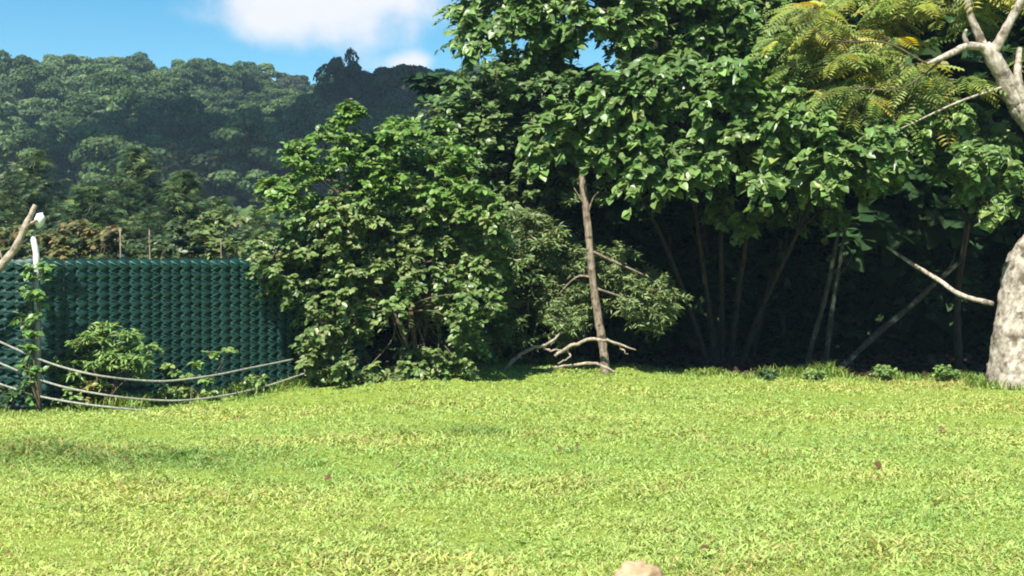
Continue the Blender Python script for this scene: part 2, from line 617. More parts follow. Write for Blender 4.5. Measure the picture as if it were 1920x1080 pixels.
def twig_mesh(tw, r=0.007):
    """three-sided twigs, all of one plant"""
    A, B, Cc = tw
    n = len(A)
    d = unit(Cc - A)
    x = unit(np.cross(d, np.array([0.2, 0.3, 1.0]))); y = np.cross(d, x)
    ring = []
    for P, rr in ((A, r), (B, r * 0.7), (Cc, r * 0.25)):
        for k in range(3):
            a = k * 2 * math.pi / 3
            ring.append(P + rr * (math.cos(a) * x + math.sin(a) * y))
    V = np.stack(ring, 1).reshape(-1, 3)
    Fc = []
    for s in (0, 3):
        for k in range(3):
            q = (k + 1) % 3
            Fc += [(s + k, s + q, s + 3 + q), (s + k, s + 3 + q, s + 3 + k)]
    Fc = np.array(Fc)
    Fa = (Fc[None] + (np.arange(n) * 9)[:, None, None]).reshape(-1, 3)
    return V, Fa


def tints(P, palette, seed, weights=None, jit=0.18, band=None):
    """one colour of its own for every leaf"""
    rg = np.random.default_rng(seed)
    pal = np.array(palette)
    # neighbours lean to the same kind of leaf
    s = np.sin(P[:, 0] * 2.1 + seed) + np.sin(P[:, 2] * 2.7 + 1.7 * seed) + np.sin(P[:, 1] * 1.9 + 0.6 * seed)
    w = np.tile(np.array(weights if weights else [1] * len(pal), float), (len(P), 1))
    w[:, 0] *= np.exp(-0.5 * s); w[:, -1] *= np.exp(0.5 * s)
    if band is not None:
        w = w * band
    w /= w.sum(1, keepdims=True)
    u = rg.random(len(P))[:, None]
    k = (np.cumsum(w, 1) < u).sum(1).clip(0, len(pal) - 1)
    c = pal[k] * (1 + jit * rg.normal(size=(len(P), 1))).clip(0.5, 1.6)
    return c * (1 + 0.06 * rg.normal(size=(len(P), 3))).clip(0.7, 1.3)


def rel(root, V):
    return V - np.array(root.location)


def limb(root, name, pts, rads, mat, sides=8, n=16, wob=0.08, seed=0, label=None):
    sp = spline(pts, n)
    rr = np.interp(np.linspace(0, 1, len(sp)), np.linspace(0, 1, len(rads)), rads)
    V, T = tube(sp, rr, sides, wob, seed)
    me = np_mesh(name, V - np.array(root.location), T, None, mat, True)
    o = obj(name, me, root)
    if label: o['label'] = label
    return o


def mass_of_limbs(root, name, fork, clumps, r0, r1, mat, seed, every=1):
    """one lot of limbs from fork points to the clump centres: too many and too hidden to pick apart"""
    rg = random.Random(seed)
    parts = []
    for i, (c, r) in enumerate(clumps):
        if i % every: continue
        a = min(fork, key=lambda q: (Vector(q) - c).length + rg.random() * 0.6)
        a = Vector(a)
        m = (a + c) / 2 + Vector((rg.uniform(-.15, .15), rg.uniform(-.15, .15), rg.uniform(0.0, .25)))
        parts.append(tube(spline([a, m, c], 8), np.linspace(r0, r1, 9), 5, 0.05, i))
    V, T = join(parts)
    o = obj(name, np_mesh(name, rel(root, V), T, None, mat, True), root)
    o['kind'] = 'stuff'
    return o


def add_twigs(root, tw, r, mat):
    V, T = twig_mesh(tw, r)
    o = obj('twigs', np_mesh('twigs', rel(root, V), T, None, mat), root)
    o['kind'] = 'stuff'
    return o


# palettes (linear base colours)
PAL_BIG = [(0.078, 0.138, 0.036), (0.108, 0.190, 0.050), (0.140, 0.225, 0.062), (0.205, 0.275, 0.080)]
PAL_SHRUB_TOP = [(0.085, 0.165, 0.030), (0.115, 0.215, 0.040), (0.150, 0.250, 0.052)]
PAL_SHRUB_LOW = [(0.075, 0.135, 0.036), (0.110, 0.180, 0.050), (0.150, 0.215, 0.066), (0.200, 0.240, 0.090)]
PAL_OLIVE = [(0.065, 0.125, 0.038), (0.095, 0.165, 0.050), (0.130, 0.190, 0.062)]
PAL_SHADED = [(0.012, 0.034, 0.012), (0.018, 0.042, 0.015), (0.026, 0.055, 0.018)]  # understorey leaves, shade of the hollow darkened into the colour
PAL_YEL = [(0.18, 0.26, 0.085), (0.27, 0.33, 0.11), (0.36, 0.36, 0.10), (0.42, 0.36, 0.07)]

# ------------------------------------------------------------------ left shrub
base = at(690, 712, 17.2); base.z = float(gz(base.x, base.y))
t1 = thing('leafy_shrub', 'large rounded bright green shrub with many stems at the end of the green fence', 'shrub', base)
poly = [(468, 500), (505, 425), (560, 330), (575, 275), (650, 235), (705, 225), (800, 245), (862, 300), (905, 390), (915, 500), (895, 600), (880, 675), (760, 700),
        (600, 695), (575, 610), (490, 570)]
ex = [(505, 350, 16.0, .16), (515, 375, 16.0, .18), (560, 290, 16.3, .26), (655, 205, 16.7, .17), (668, 222, 16.7, .2), (640, 235, 16.7, .2), (585, 660, 16.2, .22), (600, 610, 16.2, .3), (820, 240, 17.2, .2),
      (640, 560, 16.3, .3), (540, 540, 16.1, .3), (600, 690, 16.3, .2), (640, 680, 16.2, .22), (690, 690, 16.5, .2), (860, 680, 16.8, .25), (820, 690, 16.9, .2), (740, 700, 16.7, .18), (880, 640, 16.9, .25), (500, 500, 15.9, .25)]
cl = clumps_in(poly, 175, 16.1, 1.6, 0.22, 0.38, 3, holes=[(735, 640, 55), (790, 620, 40), (700, 560, 30)], extra=ex, mind=.5, slant=0.9 / 445, x0=470)
cl += clumps_in([(850, 300), (915, 370), (945, 520), (900, 640), (850, 620), (860, 450)], 18, 16.35, .7, .18, .3, 203)
P, R, tw = sprays(cl, 15, 13, at(700, 480, 17.6), 4, up=0.3, outw=0.7)
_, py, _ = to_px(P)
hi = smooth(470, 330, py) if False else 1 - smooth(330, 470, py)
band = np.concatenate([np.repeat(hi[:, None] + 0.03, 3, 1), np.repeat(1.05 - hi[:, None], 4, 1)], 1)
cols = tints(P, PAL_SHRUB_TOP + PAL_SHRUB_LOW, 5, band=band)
sz = np.random.default_rng(6).triangular(0.048, 0.070, 0.108, len(P))
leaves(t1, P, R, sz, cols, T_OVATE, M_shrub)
add_twigs(t1, tw, 0.006, M_twig)
rg = random.Random(8)
forks = []
for k in range(11):
    bx = base + Vector((rg.uniform(-0.75, 0.8), rg.uniform(-0.35, 0.4), 0.0))
    tx = at(rg.uniform(540, 880), rg.uniform(330, 520), 16.8 + rg.uniform(0, 1.0))
    m = (bx + tx) / 2 + Vector((rg.uniform(-.2, .2), rg.uniform(-.2, .2), 0.1))
    limb(t1, 'stem', [bx - Vector((0, 0, .05)), m, tx], [0.035, 0.026, 0.014], M_twig, 6, 10, 0.1, k)
    forks += [m, tx]
mass_of_limbs(t1, 'branches', forks, cl, 0.014, 0.006, M_twig, 9)

# ------------------------------------------------------------------ olive young tree between shrub and big tree
base = at(960, 700, 20.6); base.z = float(gz(base.x, base.y))
t2 = thing('young_tree', 'olive green small leaved tree between the bright shrub and the dead leaning stem', 'tree', base)
poly = [(835, 225), (850, 165), (905, 140), (960, 112), (1050, 125), (1110, 190), (1075, 290), (1020, 400), (960, 470), (905, 470), (880, 350)]
cl = clumps_in(poly, 84, 19.0, 2.2, 0.28, 0.46, 13, extra=[(930, 520, 19.6, .35), (920, 600, 19.8, .3), (1000, 560, 19.9, .35)])
P, R, tw = sprays(cl, 12, 10, at(960, 330, 20.6), 14)
cols = tints(P, PAL_OLIVE, 15, jit=0.2)
leaves(t2, P, R, np.random.default_rng(16).triangular(0.07, 0.10, 0.145, len(P)), cols, T_OVATE, M_shrub)
add_twigs(t2, tw, 0.006, M_twig)
limb(t2, 'trunk', [base - Vector((0, 0, .1)), at(955, 560, 20.5), at(975, 400, 20.4), at(965, 220, 20.4)], [0.06, 0.05, 0.04, 0.015], M_dark, 8, 18, 0.1, 3)
mass_of_limbs(t2, 'branches', [at(955, 560, 20.5), at(975, 400, 20.4), at(970, 300, 20.4), at(965, 220, 20.4)], cl, 0.018, 0.006, M_dark, 17)

# ------------------------------------------------------------------ broad-leaved tree in front
base = at(1360, 712, 20.6); base.z = 0
t3 = thing('broad_leaved_tree', 'bushy tree with big heart shaped glossy leaves arching low over the dark hollow', 'tree', base)
poly = [(1035, 335), (1005, 290), (1040, 210), (1120, 165), (1260, 120), (1440, 130), (1540, 180), (1640, 215), (1680, 290), (1640, 330), (1520, 320),
        (1450, 345), (1390, 310), (1310, 310), (1230, 360), (1180, 335), (1110, 310)]
cl = clumps_in(poly, 165, 17.6, 2.6, 0.28, 0.44, 23, mind=.5, slant=-.0014, x0=1150, holes=[(1088, 330, 48)])
cl += clumps_in([(1290, 330), (1660, 320), (1640, 385), (1540, 405), (1330, 400)], 10, 19.2, 1.4, 0.24, 0.34, 24)
P, R, tw = sprays(cl, 13, 12, at(1350, 300, 19.8), 25, up=0.2, outw=0.7, droop=0.35, nup=0.5, nfront=0.95, tipdown=0.8)
cols = tints(P, PAL_BIG, 26, weights=[1, 1.4, 1.1, 0.35])
leaves(t3, P, R, np.random.default_rng(27).triangular(0.055, 0.092, 0.165, len(P)), cols, T_HEART, M_bigleaf)
add_twigs(t3, tw, 0.007, M_twig)
fk = []
for k, (x0, x1, y1) in enumerate(((1340, 1180, 330), (1345, 1290, 260), (1365, 1420, 250), (1375, 1560, 290), (1355, 1350, 200))):
    pts = [at(x0, 714, 20.6 + 0.05 * k) - Vector((0, 0, .05)), at((x0 * 2 + x1) / 3, 560, 20.2), at((x0 + 2 * x1) / 3, 430, 19.8), at(x1, y1, 19.4)]
    limb(t3, 'stem', pts, [0.05, 0.04, 0.03, 0.015], M_dark, 8, 15, 0.08, 30 + k)
    fk += pts[1:]
mass_of_limbs(t3, 'branches', fk, cl, 0.02, 0.007, M_dark, 28)

# ------------------------------------------------------------------ tall tree behind it, reaching out of the frame
base = at(1230, 700, 23.6); base.z = 0
t4 = thing('tall_tree', 'tall leafy tree rising past the top edge with sky showing through gaps', 'tree', base)
holes = [(978, 76, 36), (1268, 36, 30)]
poly = [(856, 50), (880, 5), (905, -90), (1000, -260), (1250, -380), (1500, -330), (1680, -150), (1560, 30), (1470, 110), (1380, 135), (1260, 120), (1130, 70), (1060, 105), (930, 118), (890, 80)]
cl = clumps_in(poly, 150, 19.6, 4.6, 0.40, 0.62, 33, holes=holes, mind=0.5)
cl += clumps_in([(860, 60), (885, 0), (1000, -40), (1460, -40), (1480, 100), (1380, 130), (1250, 110), (1130, 50), (1060, 95), (930, 112)], 74, 19.2, 1.6, 0.26, 0.38, 34, mind=.5, holes=[(978, 76, 40), (1268, 36, 34)])
P, R, tw = sprays(cl, 12, 12, at(1230, -60, 21.8), 35, up=0.2, outw=0.7, droop=0.35, nup=0.5, nfront=0.95, tipdown=0.8)
qx, qy, _ = to_px(P)
keep = ((qx - 978) ** 2 + ((qy - 76) * 1.5) ** 2 > 15 ** 2) & ((qx - 1268) ** 2 + ((qy - 36) * 1.2) ** 2 > 12 ** 2)
P, R = P[keep], R[keep]
cols = tints(P, PAL_BIG, 36, weights=[1.2, 1.4, 0.9, 0.35])
leaves(t4, P, R, np.random.default_rng(37).triangular(0.06, 0.1, 0.165, len(P)), cols, T_HEART, M_bigleaf)
add_twigs(t4, tw, 0.007, M_twig)
tk = [base - Vector((0, 0, .1)), at(1240, 500, 23.4), at(1200, 250, 23.0), at(1230, 60, 22.6), at(1230, -160, 22.2)]
limb(t4, 'trunk', tk, [0.17, 0.14, 0.12, 0.09, 0.03], M_dark, 10, 24, 0.06, 41)
mass_of_limbs(t4, 'branches', tk[2:] + [at(1030, -20, 21.5), at(1400, 0, 21.5), at(1400, -180, 22)], cl, 0.035, 0.008, M_dark, 42)

# ------------------------------------------------------------------ right big-leaved growth by the pale trunk
base = at(1800, 712, 19.6); base.z = 0
t5 = thing('broad_leaved_sapling', 'small big leaved tree hanging beside the pale trunk at the right edge', 'tree', base)
cl = clumps_in([(1650, 235), (1740, 215), (1830, 215), (1880, 220), (1900, 330), (1880, 385), (1800, 345), (1730, 310)], 26, 17.2, 1.6, 0.22, 0.34, 43)
cl += clumps_in([(1850, 220), (2040, 200), (2060, 400), (1900, 400)], 16, 18.2, 1.2, 0.26, 0.4, 143)
cl += clumps_in([(1790, 280), (1880, 290), (1895, 395), (1840, 400)], 10, 16.9, 0.5, 0.16, 0.24, 44)
P, R, tw = sprays(cl, 13, 11, at(1850, 310, 19.3), 45, up=0.2, nup=0.5, nfront=0.95, tipdown=0.8)
cols = tints(P, PAL_BIG, 46, weights=[1, 1.4, 1.1, 0.35])
leaves(t5, P, R, np.random.default_rng(47).triangular(0.055, 0.09, 0.155, len(P)), cols, T_HEART, M_bigleaf)
add_twigs(t5, tw, 0.006, M_twig)
tk = [base - Vector((0, 0, .1)), at(1795, 560, 19.6), at(1815, 420, 19.4), at(1840, 290, 19.2)]
limb(t5, 'trunk', tk, [0.06, 0.05, 0.04, 0.02], M_dark, 8, 18, 0.08, 48)
mass_of_limbs(t5, 'branches', tk[2:], cl, 0.018, 0.006, M_dark, 49)

# ------------------------------------------------------------------ pale-trunked tree with yellowing compound leaves
base = at(1918, 733, 17.1); base.z = float(gz(base.x, base.y))
t6 = thing('pale_trunk_tree', 'tree with thick pale knobbly trunk and yellowing feathery leaves at the right edge', 'tree', base)


def knobbly_trunk():
    pts = [base + Vector((0.03, 0, -0.15)), base + Vector((0.0, 0, 0.10)), at(1921, 640, 17.15), at(1930, 560, 17.2), at(1952, 485, 17.2), at(1992, 425, 17.2), at(2020, 350, 17.2), at(2000, 290, 17.2), at(1945, 240, 17.2), at(1908, 195, 17.2)]
    sp = spline(pts, 234)
    rr = np.interp(np.linspace(0, 1, len(sp)), [0, .05, .1, .2, .38, .5, .6, .7, .8, .9, 1], [.50, .45, .41, .375, .35, .325, .285, .24, .19, .15, .12])
    sides = 64
    V, T = tube(sp, rr, sides)
    for i in range(len(sp) * sides):
        v = Vector(V[i]); d = v - sp[i // sides]
        L = max(d.length, .05)
        ridge = 1 - abs(mnoise.noise(Vector((v.x * 9, v.y * 9, v.z * 5)))) * 2
        flare = .03 * math.sin(5 * math.atan2(d.y, d.x) + 1) * max(0, 1 - v.z / .5)
        k = mnoise.noise(Vector((v.x * 2.6, v.y * 2.6, v.z * 1.7))) * .05 + mnoise.noise(v * 8) * .025 - max(0, ridge - .75) * .07 + mnoise.noise(v * 28) * .009 + flare
        V[i] = tuple(v + d * (k / L))
    return V, T


V, T = knobbly_trunk()
obj('trunk', np_mesh('trunk', rel(t6, V), T, None, M_white, True), t6)
br = [
    ([at(1908, 197, 17.2), at(1885, 150, 17.15), at(1862, 108, 17.1), at(1845, 85, 17.1)], [.125, .11, .10, .075]),
    ([at(1858, 104, 17.1), at(1878, 70, 17.05), at(1905, 20, 17.0), at(1935, -40, 16.9)], [.07, .06, .05, .04]),
    ([at(1846, 88, 17.1), at(1828, 50, 17.1), at(1816, 15, 17.1), at(1812, -50, 17.1)], [.06, .05, .04, .03]),
    ([at(1850, 90, 17.1), at(1815, 86, 16.95), at(1780, 102, 16.8), at(1738, 120, 16.7)], [.05, .045, .038, .022]),
    ([at(1815, 86, 16.95), at(1808, 68, 16.9), at(1812, 55, 16.9)], [.035, .025, .015]),
    ([at(1738, 120, 16.7), at(1660, 80, 16.7), at(1560, 75, 16.7), at(1500, 30, 16.7)], [.022, .016, .013, .008]),
    ([at(1780, 102, 16.8), at(1690, 165, 16.8), at(1590, 165, 16.9), at(1530, 190, 16.9)], [.025, .016, .012, .008]),
    ([at(1890, 160, 17.15), at(1800, 190, 17.0), at(1700, 236, 16.9), at(1690, 240, 16.9)], [.03, .022, .013, .010]),
    ([at(1925, 225, 17.2), at(1916, 180, 17.1), at(1908, 140, 17.1), at(1912, 90, 17.2)], [.07, .06, .05, .03]),
]
for k, (pts, rr) in enumerate(br):
    limb(t6, 'branch', pts, [q * (.6 if k in (5, 6, 7) else 1) for q in rr], M_twig if k in (5, 6) else M_white, 9, 15, 0.10, 60 + k)
limb(t6, 'branch', [at(1862, 570, 17.3), at(1800, 552, 17.7), at(1760, 525, 18.0), at(1700, 488, 18.3), at(1662, 462, 18.5)], [.03, .032, .028, .024, .016], M_white, 8, 16, 0.15, 77, label='bare low side branch reaching into the shade')
# leaf fronds grouped on the branches
rg = random.Random(81)
cl = clumps_in([(1445, 25), (1490, 5), (1560, 20), (1620, -30), (1900, -120), (2010, 40), (1960, 130), (1880, 120), (1800, 60), (1720, 130), (1640, 120), (1580, 160), (1520, 150), (1470, 110)], 66, 17.2, 1.7, 0.22, 0.34, 82, holes=[(1870, 120, 75), (1905, 40, 60), (1800, 90, 45)])
cl += clumps_in([(1500, 150), (1700, 130), (1800, 130), (1850, 170), (1780, 200), (1640, 215), (1540, 225)], 22, 17.2, 0.9, 0.18, 0.28, 83, holes=[(1870, 150, 60), (1790, 100, 40)])
cl += clumps_in([(1750, -90), (1950, -380), (2300, -300), (2350, 60), (2020, 100), (1950, -60)], 26, 18.3, 3.0, 0.35, 0.5, 84)
P, R, tw = sprays(cl, 7, 3, at(1750, 150, 17.6), 85, up=0.5, outw=0.5, droop=0.5, side=0.35, nup=0.55, nrand=0.45, nfront=0.9, tipdown=0.65)
cols = tints(P, PAL_YEL, 86, weights=[1.5, 1.7, 0.8, 0.14], jit=0.2)
leaves(t6, P, R, np.random.default_rng(87).uniform(0.28, 0.44, len(P)), cols, T_PINNATE, M_yellow, part='frond')
add_twigs(t6, tw, 0.006, M_twig)

# ------------------------------------------------------------------ slender leaning stem with narrow leaves
base = at(1136, 694, 17.9); base.z = float(gz(base.x, base.y))
t7 = thing('slender_tree', 'thin leaning grey brown tree stem with a broken top at the lawn edge', 'tree', base)
tk = [base - Vector((0, 0, .08)), at(1131, 655, 17.9), at(1122, 600, 17.9), at(1111, 520, 17.9), at(1105, 450, 17.9), at(1098, 390, 17.9), at(1092, 340, 17.9), at(1091, 308, 17.9)]
limb(t7, 'trunk', tk, [.066, .058, .052, .048, .046, .044, .043, .042], M_grey, 10, 42, 0.16, 90)
for k, (pts, rr) in enumerate((([at(1100, 392, 17.9), at(1088, 372, 17.85), at(1076, 352, 17.8)], [.016, .012, .006]),
                               ([at(1102, 400, 17.9), at(1112, 372, 17.85), at(1122, 360, 17.8)], [.014, .01, .005]),
                               ([at(1108, 470, 17.9), at(1150, 490, 17.95), at(1215, 520, 18.0), at(1262, 556, 18.0)], [.02, .016, .011, .005]),
                               ([at(1112, 520, 17.9), at(1080, 520, 17.95), at(1040, 560, 18.05)], [.018, .012, .006]),
                               ([at(1115, 540, 17.9), at(1170, 560, 18.05), at(1225, 600, 18.0)], [.018, .012, .005]))):
    limb(t7, 'branch', pts, rr, M_grey, 6, 9, 0.1, 91 + k)
cl = clumps_in([(1020, 570), (1060, 480), (1100, 470), (1200, 475), (1230, 520), (1275, 560), (1225, 620), (1190, 620), (1150, 560), (1090, 610), (1030, 625)], 84, 18.1, 0.7, 0.16, 0.26, 96, mind=.35)
cl += clumps_in([(1020, 580), (1060, 560), (1080, 610), (1040, 630)], 7, 17.8, .3, .14, .2, 197) + clumps_in([(1150, 500), (1220, 540), (1270, 560), (1225, 620), (1180, 610)], 16, 17.8, .5, .14, .22, 198)
cl += clumps_in([(985, 420), (1110, 430), (1110, 640), (985, 640)], 34, 18.15, .6, .15, .24, 199, mind=.4)
cl += clumps_in([(1060, 330), (1140, 340), (1130, 395), (1060, 390)], 6, 17.9, 0.4, 0.13, 0.2, 97)
P, R, tw = sprays(cl, 10, 9, at(1120, 600, 18.6), 98, up=0.45, outw=0.5, side=0.8, droop=0.15, nrand=0.6, tipdown=0.1)
cols = tints(P, [(0.090, 0.145, 0.045), (0.130, 0.190, 0.060), (0.175, 0.225, 0.080)], 99)
leaves(t7, P, R, np.random.default_rng(100).uniform(0.06, 0.11, len(P)), cols, T_NARROW, M_narrow, singles=240)
add_twigs(t7, tw, 0.004, M_twig)

# narrow-leaved shrub left of it
base = at(985, 694, 19.3); base.z = float(gz(base.x, base.y))
t8 = thing('narrow_leaved_shrub', 'grey green narrow leaved shrub just left of the thin leaning stem', 'shrub', base)
cl = clumps_in([(905, 470), (940, 410), (990, 400), (1050, 430), (1060, 480), (1000, 520), (960, 560), (960, 640), (890, 650)], 70, 17.9, 1.2, 0.18, 0.28, 103, mind=.4)
P, R, tw = sprays(cl, 10, 9, at(985, 560, 19.4), 104, up=0.45, outw=0.5, side=0.8, droop=0.15, nrand=0.6, tipdown=0.1)
cols = tints(P, [(0.085, 0.145, 0.042), (0.125, 0.190, 0.058), (0.17, 0.22, 0.075)], 105)
leaves(t8, P, R, np.random.default_rng(106).uniform(0.07, 0.125, len(P)), cols, T_NARROW, M_narrow, singles=240)
add_twigs(t8, tw, 0.004, M_twig)
fk = []
for k, (x1, y1) in enumerate(((930, 480), (1000, 440), (1040, 470), (930, 590))):
    pts = [base + Vector((0.1 * k - .15, 0, -.05)), at((985 + x1) / 2, (660 + y1) / 2, 19.2), at(x1, y1, 19.1)]
    limb(t8, 'stem', pts, [.022, .016, .008], M_twig, 6, 9, 0.1, 107 + k)
    fk += pts[1:]
mass_of_limbs(t8, 'branches', fk, cl, .009, .004, M_twig, 112)

# ------------------------------------------------------------------ bare trunks and leaning stems in the hollow
for lab, nm, pts, rr, m in (
    ('thin pale stem catching light in the hollow, the more leaning of the two', 'bare_tree', [at(1508, 712, 19.4), at(1524, 640, 19.3), at(1543, 575, 19.2), at(1556, 520, 19.2), at(1575, 420, 19.4)], [.04, .036, .033, .03, .022], M_dappled),
    ('upright thin pale stem catching light in the hollow, right of its leaning neighbour', 'bare_tree', [at(1545, 712, 19.3), at(1553, 640, 19.25), at(1562, 570, 19.2), at(1570, 520, 19.2), at(1590, 400, 19.4)], [.04, .036, .03, .028, .02], M_dappled),
    ('long fallen pole leaning diagonally through the dark hollow', 'leaning_pole', [at(1565, 700, 19.6), at(1640, 630, 19.5), at(1700, 580, 19.4), at(1760, 525, 19.3), at(1800, 490, 19.3)], [.04, .045, .042, .036, .026], M_dappled),
    ('dim forked trunk deep in the shade below the big heart shaped leaves', 'shaded_trunk', [at(1345, 708, 21.6), at(1335, 560, 21.5), at(1318, 420, 21.4)], [.06, .05, .04], M_dark),
    ('slanting dim trunk deep in the shade left of the two pale stems', 'shaded_trunk', [at(1400, 708, 22.0), at(1430, 580, 21.6), at(1465, 450, 21.2)], [.05, .045, .035], M_dark),
):
    b = pts[0].copy()
    r_ = thing(nm, lab, 'stem' if 'pole' not in nm else 'dead pole', b)
    limb(r_, 'trunk' if 'pole' not in nm else 'shaft', pts, rr, m, 8, 20, 0.15, int(pts[0].x * 100) % 97)
    sd = rr[2] * 0.35
    limb(r_, 'side_twig', [pts[-2], pts[-2] + Vector((0.16, -0.05, 0.22)), pts[-2] + Vector((0.22, -0.06, 0.45))], [sd, sd * .7, sd * .3], m, 5, 6, 0.1, 5)

# ------------------------------------------------------------------ dark understorey and back rows that close the wood
rg = random.Random(120)


def generic_crown(seed, r, h, n, palette, per=8, twigs=10):
    rr = random.Random(seed)
    cl = []
    while len(cl) < n:
        p = Vector((rr.uniform(-1, 1), rr.uniform(-1, 1), rr.uniform(0, 1)))
        w = 1.0 if p.z > 0.25 else 0.75
        if math.hypot(p.x, p.y) > w * math.sqrt(max(0, 1 - max(0, p.z - .45) ** 2 * 2.6)): continue
        cl.append((Vector((p.x * r, p.y * r, 0.1 + p.z * h)), rr.uniform(.38, .6) * r / 1.6))
    P, R, tw = sprays(cl, twigs, per, (0, 0, h * .45), seed, up=0.2)
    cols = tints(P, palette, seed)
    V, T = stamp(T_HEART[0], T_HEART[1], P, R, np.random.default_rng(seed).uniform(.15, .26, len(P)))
    cc = np.repeat(cols, len(T_HEART[0]), 0)
    return V, T, cc


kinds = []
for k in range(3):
    V, T, cc = generic_crown(130 + k, 1.7, 4.6, 46, PAL_SHADED)
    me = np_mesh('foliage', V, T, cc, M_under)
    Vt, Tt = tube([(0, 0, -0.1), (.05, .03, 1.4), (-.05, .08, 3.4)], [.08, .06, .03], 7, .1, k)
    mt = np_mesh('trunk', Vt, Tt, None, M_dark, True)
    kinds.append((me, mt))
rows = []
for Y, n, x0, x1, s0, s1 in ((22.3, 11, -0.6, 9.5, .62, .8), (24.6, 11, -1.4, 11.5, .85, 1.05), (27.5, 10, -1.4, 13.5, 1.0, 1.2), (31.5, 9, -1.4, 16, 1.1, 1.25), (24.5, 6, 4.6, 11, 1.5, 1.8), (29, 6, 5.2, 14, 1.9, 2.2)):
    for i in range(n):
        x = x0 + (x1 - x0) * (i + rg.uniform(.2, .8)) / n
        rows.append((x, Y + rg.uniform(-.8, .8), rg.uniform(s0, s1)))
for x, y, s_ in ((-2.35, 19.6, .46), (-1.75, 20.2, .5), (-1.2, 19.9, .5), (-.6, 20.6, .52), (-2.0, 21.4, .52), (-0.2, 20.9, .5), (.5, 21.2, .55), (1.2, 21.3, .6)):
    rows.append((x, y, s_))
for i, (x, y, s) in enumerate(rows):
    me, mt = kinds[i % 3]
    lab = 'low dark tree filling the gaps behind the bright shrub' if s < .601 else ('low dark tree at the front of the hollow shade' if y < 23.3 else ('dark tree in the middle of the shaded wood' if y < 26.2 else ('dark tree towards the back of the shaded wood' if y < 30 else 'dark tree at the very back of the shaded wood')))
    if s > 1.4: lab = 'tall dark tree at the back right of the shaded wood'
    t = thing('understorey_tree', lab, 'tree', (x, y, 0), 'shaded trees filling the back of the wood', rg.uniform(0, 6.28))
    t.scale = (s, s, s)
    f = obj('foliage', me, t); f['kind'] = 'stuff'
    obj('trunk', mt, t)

# ------------------------------------------------------------------ green slatted chain-link fence
PITCH_X, PITCH_Z = 0.118, 0.100
FH = 1.66


def slat_mesh(h):
    """one plastic slat woven into the links: a strip of bent, pointed scales"""
    V, T = [], []
    n = int(h / PITCH_Z)
    w = PITCH_X * 0.555
    for k in range(n):
        z0 = k * PITCH_Z
        o = len(V)
        # upper edge tucked in, lower edge standing proud and pointed
        V += [(-w, 0.012, z0 + 0.112), (0, 0.004, z0 + 0.125), (w, 0.012, z0 + 0.112),
              (-w, -0.016, z0 + 0.055), (0, -0.046, z0 + 0.030), (w, -0.016, z0 + 0.055),
              (-w, -0.002, z0 + 0.040), (0, -0.024, z0 - 0.010), (w, -0.002, z0 + 0.040)]
        for a, b, c, d in ((0, 3, 4, 1), (1, 4, 5, 2), (3, 6, 7, 4), (4, 7, 8, 5)):
            T += [(o + a, o + b, o + c), (o + a, o + c, o + d)]
    o = len(V)
    V += [(-w, 0.02, 0), (w, 0.02, 0), (w, 0.02, h - .045), (-w, 0.02, h - .045), (0, 0.012, h - .01)]
    T += [(o, o + 1, o + 2), (o, o + 2, o + 3), (o + 3, o + 2, o + 4)]
    return np_mesh('slat', np.array(V), np.array(T), None, M_slat)


def wire_mesh(h):
    n = int(h / PITCH_Z)
    pts = []
    for k in range(n * 2 + 1):
        pts.append(((PITCH_X / 2) * (1 if k % 2 else -1), -0.026 if k % 2 else -0.040, k * PITCH_Z / 2))
    V, T = tube(pts, [0.0075] * len(pts), 4)
    return np_mesh('link_wire', V, T, None, M_link)


SM, WM = slat_mesh(FH), wire_mesh(FH)


def fence(label, a, d, length, name='slatted_fence'):
    ang = math.atan2(d.y, d.x)
    r = thing(name, label, 'fence', (a.x, a.y, -0.06), 'green slatted fence', ang)
    n = int(length / PITCH_X)
    for i in range(n):
        s = obj('slat', SM, r); s.location = ((i + .5) * PITCH_X, random.uniform(-.006, .006), random.uniform(-.008, .008)); s.rotation_euler = (random.uniform(-.010, .010), random.uniform(-.010, .010), random.uniform(-.06, .06))
        w = obj('link_wire', WM, r); w.location = ((i + .5) * PITCH_X, 0, 0)
    for x in np.arange(0.9, length, 2.4):
        V, T = tube([(x, .06, -.3), (x, .06, FH + .02)], [.024, .024], 10)
        obj('post', np_mesh('post', V, T, None, M_slat, True), r)
    return r


fence('dark green fence of pointed plastic slats behind the sagging cables', FA + Vector((0.02, 0.06, 0)), FD, 3.9)
fence('short paler run of green slatted fence left of the metal pole', Vector((-11.01, 14.47, 0)), Vector((1, 0.055, 0)).normalized(), 6.07)

# ------------------------------------------------------------------ metal pole with wrapped top, cables, leaning dead branch
pb = at(70, 772, 14.5); pb.z = float(gz(pb.x, pb.y))
tp = thing('metal_pole', 'slim grey metal pole with a white wrapped top in front of the green fence', 'pole', pb)
V, T = tube([pb - Vector((0, 0, .2)), at(69, 600, 14.5), at(68, 470, 14.5)], [.026, .026, .026], 12)
obj('shaft', np_mesh('shaft', rel(tp, V), T, None, M_post, True), tp)
V, T = tube(spline([at(68, 505, 14.5), at(68, 478, 14.5), at(64, 455, 14.49), at(60, 440, 14.49)], 12), [.029, .031, .030, .034, .033, .030, .033, .031, .030, .032, .028, .022, .015], 12, .08, 3)
obj('white_wrapping', np_mesh('white_wrapping', rel(tp, V), T, None, M_wrap, True), tp)
V, T = tube(spline([at(72, 428, 14.47), at(74, 416, 14.46), at(77, 404, 14.45), at(80, 399, 14.45)], 9), [.015, .03, .045, .052, .055, .053, .045, .03, .012, .005], 10, .1, 4)
obj('insulator', np_mesh('insulator', rel(tp, V), T, None, M_wrap, True), tp)
